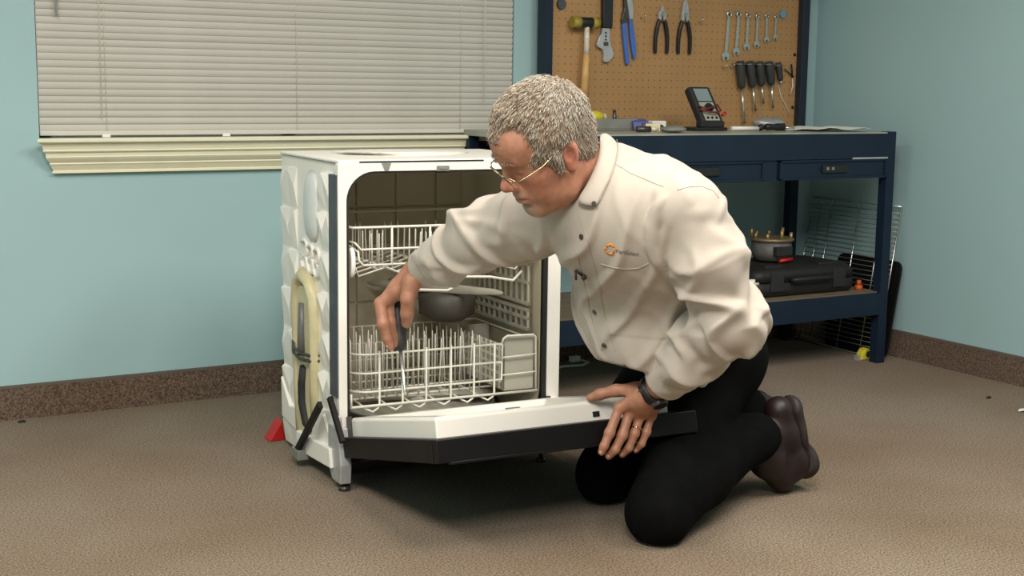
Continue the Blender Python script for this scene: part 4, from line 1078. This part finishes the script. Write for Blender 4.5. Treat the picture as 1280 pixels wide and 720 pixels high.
# skin colour belongs to the skin: redder nose, ears, cheeks, knuckles; greying beard round the mouth
hl = (V - HEAD) @ HM.T / K_
skin = np.tile(A_(.43, .205, .128), (len(V), 1))
def blend(mask, c): 
    m = np.clip(mask, 0, 1)[:, None]; skin[:] = skin * (1 - m) + A_(*c) * m
g3 = lambda c, r: np.exp(-(((hl - A_(*c)) / A_(*r)) ** 2).sum(1))
nearhead = (np.abs(hl) < .2).all(1)
blend(.75 * g3((0, .12, -.028), (.02, .02, .018)) * nearhead, (.50, .16, .11))
for sx in (-1, 1):
    blend(.7 * g3((sx * .048, .065, -.025), (.026, .03, .024)) * nearhead, (.48, .17, .115))
    blend(.75 * g3((sx * .082, -.005, 0), (.016, .03, .04)) * nearhead, (.50, .17, .12))
blend(.8 * g3((0, .085, -.095), (.034, .03, .022)) * nearhead, (.42, .34, .28))
blend(.6 * g3((0, .105, -.045), (.026, .015, .007)) * nearhead, (.40, .31, .25))
blend(.7 * g3((0, .108, -.061), (.021, .013, .006)) * nearhead, (.40, .14, .105))
for Hd in (HND_L, HND_R):
    for i in range(4):
        for q, s_ in ((Hd['k'][i], .014), (Hd['f'][i][0], .011), (Hd['f'][i][2], .012)):
            blend(.45 * np.exp(-((V - q) ** 2).sum(1) / s_ ** 2), (.50, .19, .13))
mskin = bpy.data.materials.new('skin'); mskin.use_nodes = True
nt = mskin.node_tree; b = nt.nodes['Principled BSDF']
at = nt.nodes.new('ShaderNodeVertexColor'); at.layer_name = 'Col'
tc = nt.nodes.new('ShaderNodeTexCoord'); ns = nt.nodes.new('ShaderNodeTexNoise'); ns.inputs['Scale'].default_value = 70; ns.inputs['Detail'].default_value = 5
nt.links.new(tc.outputs['Object'], ns.inputs['Vector'])
rm = nt.nodes.new('ShaderNodeValToRGB'); rm.color_ramp.elements[0].color = (.82, .78, .76, 1); rm.color_ramp.elements[1].color = (1, 1, 1, 1); rm.color_ramp.elements[0].position = .3; rm.color_ramp.elements[1].position = .65
nt.links.new(ns.outputs['Fac'], rm.inputs['Fac'])
mx = nt.nodes.new('ShaderNodeMixRGB'); mx.blend_type = 'MULTIPLY'; mx.inputs[0].default_value = 1
nt.links.new(at.outputs['Color'], mx.inputs[1]); nt.links.new(rm.outputs['Color'], mx.inputs[2]); nt.links.new(mx.outputs[0], b.inputs['Base Color'])
b.inputs['Roughness'].default_value = .48; b.inputs['Subsurface Weight'].default_value = .08; b.inputs['Subsurface Radius'].default_value = (.012, .004, .002)
bp = nt.nodes.new('ShaderNodeBump'); bp.inputs['Strength'].default_value = .12; bp.inputs['Distance'].default_value = .002
n2 = nt.nodes.new('ShaderNodeTexNoise'); n2.inputs['Scale'].default_value = 320; nt.links.new(tc.outputs['Object'], n2.inputs['Vector'])
nt.links.new(n2.outputs['Fac'], bp.inputs['Height']); nt.links.new(bp.outputs['Normal'], b.inputs['Normal'])
np_object('body', V, Q, mskin, man, skin)
BODY = F

# ---- shirt
mshirt = mat('shirt_cotton', (.475, .422, .362), .85, var=.03, vscale=30, bump=.25, bscale=900, sheen=.15, spec=.2)
S = Field((1.30, 2.00, .20), (2.40, 3.12, 1.0), .004)
S.ell(CHEST, (.195, .132, .215), TM, .02)
S.ell(CHEST + UP * .07 - FRONT * .015, (.175, .115, .13), TM, .05)
S.ell(BELLY + FRONT * .004, (.182, .150, .20), TM, .07)
S.ell(PEL + UP * .03 + FRONT * .01, (.178, .135, .14), TM, .06)
S.ell(A_(1.9015, 2.5296, 0.4105), (.125, .13, .12), TM, .05); S.ell(A_(1.7970, 2.4326, 0.4439), (.105, .10, .105), TM, .06)
S.cone(SH_L - UP * .012, NECK - UP * .03, .066, .07, .05); S.cone(SH_R - UP * .01, NECK - UP * .03, .066, .07, .05)
# torso drape folds
wv = waves(3, 5, 26.)
wv2 = waves(8, 6, 14.)
def ridge(ph, p=3.2): return (.5 + .5 * np.cos(ph)) ** (p * 1.6)
def torso_fold(X, Y, Z):
    px, py, pz = X - BELLY[0], Y - BELLY[1], Z - BELLY[2]
    l = px * LEFT[0] + py * LEFT[1] + pz * LEFT[2]; u = px * UP[0] + py * UP[1] + pz * UP[2]
    m1 = np.clip(.55 + .8 * wv2(X, Y, Z), 0, 1); m2 = np.clip(.45 - .9 * wv2(X, Y, Z), 0, 1)
    return .005 * wv(X, Y, Z) - .010 * m1 * ridge((l - u * .75) * 62 + 2.2 * wv(X, Y, Z)) - .008 * m2 * ridge((l * .9 + u * .6) * 70 + 2.0 * wv(X, Y, Z) + 1.)
S.warp((1.3, 2.0, .2), (2.4, 3.12, 1.0), torso_fold)
# hem, level with the trouser waist
hemO = A_(1.7195, 2.3659, 0.4053); hem_d = nz(.965 * cr - .26 * cu); hem_n = np.cross(hem_d, nz(hemO - A_(0, 0, CAM_H)))
hem_n = hem_n if hem_n @ cu < 0 else -hem_n
S.halfcut(hemO, hem_n, S.lo, S.lo + S.n * S.h, .006)                 # front tail
S.halfcut(A_(2.1120, 2.5347, 0.4780) + UP * .035, -UP, S.lo, S.lo + S.n * S.h, .006)       # back tail rides higher over the seat
# sleeves: own field, folded, then joined with a crisp armhole crease
def sleeve(pts, rs, fold, seed, frq):
    T = Field(S.lo, S.lo + (S.n - 1) * S.h, S.h) if False else None
    lo = np.min(pts, 0) - .14; hi = np.max(pts, 0) + .14
    sl, X, Y, Z = S.win(lo, hi)
    d = np.full(S.D[sl].shape, .3, np.float32); base = 0
    wvn = waves(seed, 6, 38.)
    for i in range(len(pts) - 1):
        a, b_ = pts[i], pts[i + 1]; ba = b_ - a; L = np.linalg.norm(ba)
        t = np.clip(((X - a[0]) * ba[0] + (Y - a[1]) * ba[1] + (Z - a[2]) * ba[2]) / L ** 2, 0, 1)
        qx, qy, qz = X - a[0] - t * ba[0], Y - a[1] - t * ba[1], Z - a[2] - t * ba[2]
        e1 = nz(np.cross(ba, A_(.3, .2, 1))); e2 = np.cross(ba / L, e1)
        ang = np.arctan2(qx * e1[0] + qy * e1[1] + qz * e1[2], qx * e2[0] + qy * e2[1] + qz * e2[2])
        r = rs[i] + (rs[i + 1] - rs[i]) * t
        am = fold[i] + (fold[i + 1] - fold[i]) * t
        s_ = (base + t * L)
        m1 = np.clip(.55 + .9 * np.sin(ang + seed + s_ * 13), 0, 1)
        rg_ = m1 * ridge(frq * s_ + 2 * ang + 2.4 * wvn(X, Y, Z)) + (1 - m1) * ridge(frq * .9 * s_ - 2 * ang + 2.4 * wvn(X, Y, Z) + 2) + .5 * ridge(frq * .45 * s_ + 3 * ang + 2 * wvn(X, Y, Z) + seed, 5)
        pol = np.sqrt((qx * e1[0] + qy * e1[1] + qz * e1[2]) ** 2 + (qx * e2[0] + qy * e2[1] + qz * e2[2]) ** 2) / np.maximum(r, .01)
        rg_ = rg_ * np.clip((pol - .12) / .6, 0, 1)
        dd = np.sqrt(qx * qx + qy * qy + qz * qz) - r - am * rg_ + am * .35 * wvn(X, Y, Z)
        h = np.maximum(.035 - np.abs(d - dd), 0) / .035; d = np.minimum(d, dd) - h * h * .035 * .25
        base += L
    S.op(sl, d, .007)
W_L2 = WR_L + (EL_L - WR_L) * .14; W_R2 = WR_R + (EL_R - WR_R) * .06
sleeve([SH_L - LEFT * .02, SH_L + (EL_L - SH_L) * .45, EL_L, EL_L + (WR_L - EL_L) * .5, W_L2], [.070, .068, .058, .053, .046], [.004, .016, .024, .016, .002], 2, 62.)
sleeve([SH_R + LEFT * .02, SH_R + (EL_R - SH_R) * .5, EL_R, EL_R + (WR_R - EL_R) * .55, W_R2], [.074, .070, .062, .052, .042], [.005, .018, .020, .015, .002], 5, 60.)
# cuffs
for wr_, el_, w2 in ((WR_L, EL_L, W_L2), (WR_R, EL_R, W_R2)):
    ax = nz(wr_ - el_); L2 = w2
    S.cone(L2 - ax * .052, L2 - ax * .004, .0530 if wr_ is WR_L else .0485, .0505 if wr_ is WR_L else .046, .004)
    S.halfcut(L2, ax, L2 - .08, L2 + .14, .003)
    S.cone(L2 - ax * .02, L2 + ax * .05, .040 if wr_ is WR_L else .036, None, .003, True)
CUFFS = []
# neck opening
NA = nz(hp(0, -.02, -.05) - NECK)
S.cone(NECK + NA * .02 - UP * .0, NECK + NA * .16, .070, .085, .01, True)
S.ell(NECK + FRONT * .05 + UP * .005, (.05, .05, .05), TM, .015, True)
# a raised fold of cloth where the sleeve meets the chest
ach = [S.hit(A_(*p) - cf * .25, cf, .0) for p in ((1.6266, 2.1735, 0.8073), (1.6099, 2.1789, 0.7820), (1.5994, 2.1791, 0.7473), (1.6088, 2.1901, 0.7073), (1.6281, 2.1957, 0.6701), (1.6571, 2.1951, 0.6293))]
ach2 = []
for k_ in range(len(ach) - 1): ach2 += [ach[k_] + (ach[k_ + 1] - ach[k_]) * q / 6 for q in range(6)]
na_ = len(ach2)
ach2 = S.snap([p + cr * .006 for p in ach2], -.003, 5)
S.path(ach2, [.002 + .012 * math.sin(math.pi * (k_ + .5) / na_) for k_ in range(na_)], .007)
V, Q = S.mesh()
np_object('shirt', V, Q, mshirt, man)
SHIRT = S

# ---- trousers
mtrou = mat('trouser_cloth', (.0042, .0042, .0046), .9, var=.2, vscale=30, bump=.2, bscale=700, spec=.05)
T = Field((1.60, 2.10, -.004), (2.66, 3.26, .66), .0055)
T.ell(PEL + UP * .0, (.170, .128, .15), TM, .03)
T.ell(HIP_L * .5 + HIP_R * .5 - FRONT * .05 - UP * .03, (.17, .12, .13), TM, .05)
wst = PEL * .5 + BELLY * .5 + UP * .02 - FRONT * .015
T.ell(wst, (.155, .112, .14), TM, .05)
T.path([HIP_L, HIP_L * .45 + KN_L * .55 + cf * .035, KN_L], [.108, .080, .072], .035)
T.path([HIP_R, HIP_R * .45 + KN_R * .55, KN_R], [.112, .095, .074], .04)
T.path([KN_L, KN_L * .6 + AN_L * .4 + A_(0, 0, .012), AN_L, AN_L + nz(AN_L - KN_L) * .06], [.070, .072, .056, .050], .03)
T.path([KN_R, KN_R * .6 + AN_R * .4 + A_(0, 0, .012), AN_R, AN_R + nz(AN_R - KN_R) * .06], [.070, .074, .060, .054], .03)
wt = waves(11, 6, 45.); wt2 = waves(12, 5, 20.)
T.warp((1.6, 2.1, 0), (2.66, 3.26, .66), lambda X, Y, Z: .004 * wt(X, Y, Z) + .006 * wt2(X, Y, Z))
T.halfcut((2, 2.5, .004), (0, 0, -1), (1.6, 2.1, -.01), (2.66, 3.26, .08), .01)
for an, kn in ((AN_L, KN_L), (AN_R, KN_R)):
    ax = nz(an - kn); T.halfcut(an + ax * .035, ax, an - .075, an + .085, .004); T.cone(an + ax * .012, an + ax * .1, .044, None, .003, True)
V, Q = T.mesh()
np_object('trousers', V, Q, mtrou, man)

# ---- shoes
mshoe = mat('oxblood_leather', (.012, .0036, .004), .5, var=.25, vscale=40, bump=.1, bscale=120)
msole = mat('shoe_sole', (.02, .012, .011), .6, var=.2)
def shoe(an, heel, ball, toe, side):
    sh = Field(np.minimum.reduce([an, heel, ball, toe]) - .09, np.maximum.reduce([an, heel, ball, toe]) + .09, .0035)
    sn = nz(heel * .5 + ball * .5 - an); 
    sh.path([heel - sn * .01, heel * .5 + ball * .5 - sn * .016, ball - sn * .012, toe], [.037, .035, .041, .030], .02)
    sh.path([an, an * .45 + toe * .55 - sn * .006, toe], [.045, .044, .032], .02)
    sh.cone(an, heel * .55 + ball * .45 - sn * .02, .043, .036, .025)
    sh.cone(an - sn * .012, an + nz(an - ball) * .02, .044, .042, .01)
    lace = nz(toe - an)
    for q in (.25, .4, .55):
        p = an + (toe - an) * q; sh.cone(p - side * .02 , p + side * .02 , .030, None, .004)
    sh.halfcut((0, 0, .003), (0, 0, -1), sh.lo, sh.lo + sh.n * sh.h, .004)
    V, Q = sh.mesh(); so = np_object('shoe', V, Q, mshoe, man)
    sl_ = Field(sh.lo - .03, sh.lo + sh.n * sh.h + .03, .0035)
    sl_.path([heel + sn * .026, heel * .55 + ball * .45 + sn * .022, ball + sn * .024, toe + sn * .010 + A_(0, 0, -.008)], [.038, .033, .044, .032], .015, squash=(sn, .36))
    sl_.cone(heel + sn * .036, heel * .75 + ball * .25 + sn * .034, .037, .034, .004, squash=(sn, .4))
    sl_.halfcut((0, 0, .001), (0, 0, -1), sl_.lo, sl_.lo + sl_.n * sl_.h, .003)
    V, Q = sl_.mesh(); np_object('sole', V, Q, msole, so)
shoe(AN_L + A_(0, 0, .0), A_(2.2942, 2.5460, 0.2145), A_(2.3461, 2.5384, 0.0761), A_(2.2949, 2.5390, 0.0407), cf)
shoe(AN_R + A_(0, 0, .0), A_(2.4160, 2.7713, 0.1679), A_(2.4706, 2.7642, 0.0417), A_(2.4206, 2.7635, 0.0032), cf)

# ---- hair
mh = [mat('hair_grey', (.42, .36, .285), .55, var=.2, vscale=60), mat('hair_brown', (.40, .285, .19), .55, var=.2, vscale=60), mat('hair_silver', (.50, .465, .40), .5, var=.15, vscale=60)]
Hh = Field(HEAD - .2, HEAD + .2, .0035)
def hH(c, r, k=.01, sub=False): Hh.ell(hp(*c), [q * K_ for q in r], HM, k, sub)
hH((0, .004, .050), (.0825, .1045, .0945))
hH((0, -.045, -.005), (.062, .045, .060), .03)
for sx in (-1, 1): hH((sx * .068, .022, .01), (.011, .012, .028), .01)
hH((0, .120, .002), (.080, .062, .080), .012, True)
for sx in (-1, 1):
    hH((sx * .058, .098, .070), (.036, .044, .050), .012, True)
    hH((sx * .085, .0, -.004), (.020, .019, .032), .004, True)
o_ = hp(0, .04, -.012); n_ = -hU + hF * .55
Hh.halfcut(o_, n_, HEAD - .2, HEAD + .2, .006)
wh = waves(21, 6, 160.)
Hh.warp(HEAD - .2, HEAD + .2, lambda X, Y, Z: .0018 * wh(X, Y, Z))
V, Q = Hh.mesh()
hair = np_object('hair', V, Q, mh[0], man)
# short combed strands over the cap
rs_ = np.random.RandomState(4)
lh = (V - HEAD) @ HM.T / K_
out = np.linalg.norm((lh - A_(0, .003, .05)) / A_(.0815, .1005, .0935), axis=1) > .93
cand = np.where(out)[0]
pick = rs_.choice(cand, min(7000, len(cand)), replace=False)
P0 = V[pick]; N0 = Hh.grad(P0); L0 = lh[pick]
whorl = hp(.015, -.045, .135)
flow = P0 - whorl; flow += hF * .05 * (L0[:, 2:3] > .03) - hU * .10 * (L0[:, 2:3] < .07)
flow += rs_.normal(size=flow.shape) * .022
flow -= N0 * (flow * N0).sum(1, keepdims=True); flow /= np.linalg.norm(flow, axis=1, keepdims=True) + 1e-9
SV, SF, SM = [], [], []
for i in range(len(pick)):
    ln_ = rs_.uniform(.016, .032); p0 = P0[i] - N0[i] * .002; d = flow[i]; n = N0[i]; s = np.cross(d, n)
    up_ = rs_.uniform(.002, .008); w_ = rs_.uniform(.0006, .0011)
    c = [p0, p0 + d * ln_ * .5 + n * (up_ * 1.1 + .001), p0 + d * ln_ + n * (up_ * .9)]
    o = len(SV)
    for q, ww in zip(c[:2], (w_, w_ * .9)): SV += [q + s * ww, q + n * ww, q - s * ww]
    SV.append(c[2])
    for k in range(3):
        l = (k + 1) % 3; SF.append((o + k, o + l, o + 3 + l, o + 3 + k)); SF.append((o + 3 + k, o + 3 + l, o + 6))
    side_ = L0[i, 2]
    SM += [int(rs_.choice([0, 1, 2], p=[.42, .36, .22] if L0[i, 1] > -.02 and side_ > .05 else [.5, .12, .38]))] * 6
hb = MB(); hb.v = [tuple(p) for p in SV]; hb.f = SF; hb.sm = [True] * len(SF); hb.mi = SM
stuff(hb.build('hair_strands', mh, hair))
# eyebrows
eb = MB()
for sx in (-1, 1):
    for i in range(70):
        x = sx * rs_.uniform(.010, .046); z = .029 + .004 * (1 - ((abs(x) - .028) / .018) ** 2) + rs_.uniform(-.0025, .0025)
        p = BODY.hit(hp(x, .16, z), -hF, .0005); d = nz(sx * hR * .8 + hU * rs_.uniform(-.1, .5) + hF * .35)
        eb.tube([p, p + d * .005, p + d * .009 - hU * .001], [.0006, .0005, .0001], 3)
eb.build('eyebrows', mh[1], man)

# ---- glasses (thin wire frames slid down the nose)
mgl = mat('gold_wire', (.55, .46, .30), .25, .9, var=.1)
gl = MB(); gy = .119
def lens(sx, n=20):
    return [hp(sx * .034 + .0235 * math.cos(a), gy - .005 * ((sx * .034 + .0235 * math.cos(a)) / .06) ** 2 + .006 * math.sin(a), -.001 + .0125 * math.sin(a)) for a in [2 * math.pi * k / n for k in range(n)]]
mlens = mat('lens_glass', (.9, .92, .9), .03, var=0); mlens.node_tree.nodes['Principled BSDF'].inputs['Alpha'].default_value = .10
for sx in (-1, 1):
    l = lens(sx); gl.tube(l, .0013, 6, closed=True)
gl.tube([hp(-.011, gy, .001), hp(0, gy + .004, .004), hp(.011, gy, .001)], .0013, 6)
frame = gl.build('glasses', mgl, man)
for sx in (-1, 1):
    l = lens(sx); c = sum(l) / len(l)
    MB().add([c + hF * .0012] + [q for q in l], [(0, 1 + k, 1 + (k + 1) % 20) for k in range(20)], True).build('lens', mlens, frame)
    MB().tube([hp(sx * .057, gy - .003, .003), hp(sx * .069, gy - .010, .005), hp(sx * .072, gy - .025, .006), hp(sx * .077, .06, .010), hp(sx * .081, .005, .026), hp(sx * .080, -.012, .022), hp(sx * .080, -.022, .004)], .0014, 6).build('temple_arm', mgl, frame)

mseam = mat('shirt_seam', (.40, .36, .30), .9)
mseam = mat('shirt_seam', (.40, .36, .30), .9)
# ---- collar: a folded leaf each side of the neck, from the nape to the throat
def hit_cloth(p, lift): return SHIRT.hit(A_(*p) - cf * .25, cf, lift)
inner = [(1.6042, 2.3777, 0.9282), (1.5800, 2.3349, 0.9036), (1.5613, 2.3120, 0.8772), (1.5422, 2.3057, 0.8438), (1.5262, 2.3098, 0.8130), (1.5085, 2.3232, 0.7832)]
outer = [(1.6512, 2.3739, 0.8962), (1.6269, 2.3265, 0.8788), (1.5951, 2.2941, 0.8548), (1.5633, 2.2726, 0.8260), (1.5306, 2.2520, 0.7994), (1.5083, 2.2494, 0.7764)]
ip = [A_(*p) for p in inner]; op = list(SHIRT.snap([A_(*p) for p in outer], .007, 10))
# the nape: close the band on the middle plane behind the neck
mid_n = NECK + NA * .062 - FRONT * .068
mirror = lambda p: p - 2 * ((p - NECK) @ LEFT) * LEFT
def leaf(fn, nm):
    rows = []
    for a, b_ in zip(ip, op):
        m_ = a * .5 + b_ * .5; o_ = SHIRT.grad(m_)[0]
        rows.append([a, a * .75 + b_ * .25 + o_ * .008, m_ + o_ * .009, a * .25 + b_ * .75 + o_ * .006, b_, b_ - o_ * .004, m_ + o_ * .002, a - o_ * .004])
    rows = [[fn(p) for p in r] for r in rows]
    if nm: rows = rows[::-1]
    l_ = MB().loft(rows).build('collar', mshirt, man)
    MB().tube([r[4] * .86 + r[3] * .14 + nz(r[4] - r[5]) * .0012 for r in rows], .0008, 4).build('collar_seam', mseam, l_)
    sd = l_.modifiers.new('smooth', 'SUBSURF'); sd.levels = 2; sd.render_levels = 2
leaf(lambda p: p, False); leaf(mirror, True)
# neck band under the leaves
bandX = nz(LEFT - NA * (LEFT @ NA)); bandY = np.cross(NA, bandX)
rings = []
for i in range(28):
    a = 2 * math.pi * i / 28; d_ = bandX * math.cos(a) + bandY * math.sin(a); bk_ = .5 - .5 * (d_ @ nz(FRONT))
    rings.append([NECK + d_ * .072 - NA * .02, NECK + d_ * .066 + NA * (.004 + .045 * bk_ ** 1.5), NECK + d_ * .069 + NA * (.004 + .045 * bk_ ** 1.5), NECK + d_ * .077 - NA * .02])
MB().loft(rings + [rings[0]], cap=False).build('collar_band', mshirt, man)

# ---- shirt details laid on the cloth
def on_shirt(p, lift=.0008): return SHIRT.hit(p - cf * .25, cf, lift)
def seam(pts, r=.0009, lift=.0006, n=10):
    P_ = [A_(*p) for p in pts]; d = []
    for a, c in zip(P_[:-1], P_[1:]): d += [a + (c - a) * k / n for k in range(n)]
    return MB().tube([on_shirt(p, lift) for p in d + [P_[-1]]], r, 5)
mbtn = mat('dark_button', (.05, .035, .03), .3)
PLK = [(1.5166, 2.3470, 0.7579), (1.5279, 2.3325, 0.7125), (1.5401, 2.3163, 0.6606), (1.5772, 2.3428, 0.6013), (1.6117, 2.3706, 0.5401), (1.6200, 2.3564, 0.4863), (1.6537, 2.3889, 0.4498)]
for dx in (-1, 1):
    seam([A_(*p) + cr * (.017 if dx > 0 else -.011) for p in PLK]).build('placket_seam', mseam, man)
cb_ = op[-2] * .35 + op[-1] * .45 + ip[-1] * .2 - cf * .006
MB().cyl(cb_ + cf * .002, cb_ - cf * .0025, .0050, .0046, 14).build('button', mbtn, man)
for p in ((1.5350, 2.3283, 0.7126), (1.6089, 2.3725, 0.5418), (1.6484, 2.3940, 0.4617)):
    q = on_shirt(A_(*p), .0); n = SHIRT.grad(q)[0]
    MB().cyl(q - n * .001, q + n * .003, .0062, .0058, 14).build('button', mbtn, man)
seam(((1.5418, 2.2575, 0.6658), (1.5609, 2.2450, 0.6581), (1.5844, 2.2306, 0.6553), (1.6054, 2.2186, 0.6572), (1.6228, 2.2101, 0.6670)), .0015).build('pocket_seam', mseam, man)
seam(((1.6491, 2.1619, 0.8171), (1.6591, 2.1342, 0.8267), (1.6775, 2.1124, 0.8309), (1.6987, 2.0986, 0.8234), (1.7136, 2.0988, 0.8072))).build('armhole_seam', mseam, man)
seam(((1.5798, 2.2696, 0.8646), (1.5864, 2.2282, 0.8508), (1.6039, 2.1922, 0.8384), (1.6184, 2.1583, 0.8276))).build('yoke_seam', mseam, man)
for wr_, el_, w2 in ((WR_L, EL_L, W_L2), (WR_R, EL_R, W_R2)):
    ax = nz(wr_ - el_); e1 = nz(np.cross(ax, cf)); e2 = np.cross(ax, e1); o_ = w2 - ax * .060
    MB().tube(list(SHIRT.snap([o_ + (e1 * math.cos(a) + e2 * math.sin(a)) * .05 for a in [2 * math.pi * k / 24 for k in range(24)]], .0004, 10)), .0012, 4, closed=True).build('cuff_seam', mseam, man)
# embroidered logo on the chest: orange house outline and lettering
lg0 = A_(1.5570, 2.2536, 0.6948); lx_, ly_ = nz(cr * .985 - cu * .13), nz(cu * .985 + cr * .13)
morange = mat('orange_thread', (.75, .25, .03), .7); mgreyt = mat('grey_thread', (.09, .085, .085), .8)
hs = [(-.0085, -.003), (-.0085, .0045), (0, .011), (.0085, .0045), (.0085, -.008), (-.002, -.0085), (-.0085, -.003)]
for i in range(len(hs) - 1):
    a = on_shirt(lg0 + lx_ * hs[i][0] + ly_ * hs[i][1], .001); c = on_shirt(lg0 + lx_ * hs[i + 1][0] + ly_ * hs[i + 1][1], .001)
    MB().tube([a, c], .0018, 5).build('logo_stitch', morange, man)
def lettering(txt, x0, size, m):
    cu_ = bpy.data.curves.new('lettering', 'FONT'); cu_.body = txt; cu_.size = size; cu_.extrude = 0; cu_.resolution_u = 3
    to = bpy.data.objects.new('lettering_source', cu_); COL.objects.link(to)
    bpy.context.view_layer.update()
    me = bpy.data.meshes.new_from_object(to.evaluated_get(bpy.context.evaluated_depsgraph_get()))
    wd = max(v.co.x for v in me.vertices)
    bpy.data.objects.remove(to, do_unlink=True)
    for v in me.vertices:
        p = on_shirt(lg0 + lx_ * (x0 + v.co.x) + ly_ * (v.co.y - .0065), .0012); v.co = Vector(p - np.array(man.location))
    me.materials.clear(); me.materials.append(m)
    o = bpy.data.objects.new('lettering', me); COL.objects.link(o); o.parent = man
    return wd
w1 = lettering('P', .0118, .0115, mat('brown_thread', (.30, .12, .03), .8))
lettering('artSelect', .0118 + w1 + .0008, .0115, mgreyt)
# lapel microphone
mp = on_shirt(A_(1.5359, 2.3151, 0.6394), .0); n = SHIRT.grad(mp)[0]
mic = MB().cyl(mp + n * .006 + cr * .004 - cu * .002, mp + n * .010 + cr * .012 - cu * .006, .0055, .005, 12).build('lapel_microphone', M['blacksoft'], man)
MB().tube([mp + n * .006 - cr * .012 + cu * .011, mp + n * .007 + cr * .004], .003, 8).build('clip', M['black'], mic)
MB().tube([mp + n * .005 - cr * .012 + cu * .010, mp + n * .006 - cr * .010 - cu * .010], .0025, 8).build('clip', M['black'], mic)

# ---- watch and ring on the left hand
wa = nz(WR_L - EL_L); wc = WR_L - wa * .002
w1_ = nz(np.cross(wa, cf)); w2_ = np.cross(wa, w1_)
def wring(r, off): return [wc + wa * off + (w1_ * math.cos(a) + w2_ * math.sin(a)) * r for a in [2 * math.pi * k / 28 for k in range(28)]]
watch = MB().loft([wring(.0335, -.013), wring(.0372, -.013), wring(.0372, .013), wring(.0335, .013), wring(.0335, -.013)], cap=False).build('wristwatch', M['black'], man)
wn_ = nz(-cf * .8 + cr * .45 + cu * .4); wn_ = nz(wn_ - wa * (wn_ @ wa))
MB().cyl(wc + wn_ * .033, wc + wn_ * .043, .0185, .0175, 22).build('case', M['darksteel'], watch)
MB().cyl(wc + wn_ * .0432, wc + wn_ * .0438, .014, .014, 22).build('dial', M['black'], watch)
for k in range(5):
    MB().obox(wc + (w1_ * math.cos(1.2 * k) + w2_ * math.sin(1.2 * k)) * .0368 - wa * .010, wa * .02, w1_ * .004, w2_ * .004).build('band_link', M['sidestrip'], watch)
ra, rb = HND_L['k'][2], HND_L['f'][2][0]; rc = ra + (rb - ra) * .72; rx = nz(rb - ra); r1 = nz(np.cross(rx, cf)); r2_ = np.cross(rx, r1)
MB().tube([rc + (r1 * math.cos(a) + r2_ * math.sin(a)) * .0116 for a in [2 * math.pi * k / 20 for k in range(20)]], .0021, 6, closed=True).build('ring', mat('gold', (.80, .58, .22), .2, 1., var=.05), man)
# finger nails on the fingers that show
mnail = mat('nail', (.60, .36, .27), .3)
for Hd, pn in ((HND_L, nz(-.25 * cr + .1 * cu - .95 * cf)), (HND_R, nz(-.6 * cr + .1 * cu - .7 * cf))):
    for i in range(4):
        a, c = Hd['f'][i][1], Hd['f'][i][2]; d = nz(c - a); p = BODY.hit(c + d * .0 + pn * .04, -pn, -.0012); q = np.cross(d, pn)
        MB().ellipsoid(p, (.0045, .006, .0022), 10, 6, rot=Matrix((q, d, nz(pn - d * (pn @ d)))).transposed()).build('nail', mnail, man)
# ---- the screwdriver in the right hand
sd = thing('screwdriver', 'charcoal handled screwdriver held point down in the right hand over the lower rack', 'screwdriver', tuple(SD2))
lathe(MB(), SD0, SD1, [(0, .012), (.05, .0165), (.2, .0195), (.6, .0195), (.75, .0165), (.87, .0175), (.97, .011), (1, .006)]).build('handle', M['scgrip'], sd)
lathe(MB(), SD1, SD2, [(-.02, .0045), (.93, .0040), (.96, .0042), (1, .0028)], 10).build('blade', M['chrome'], sd)
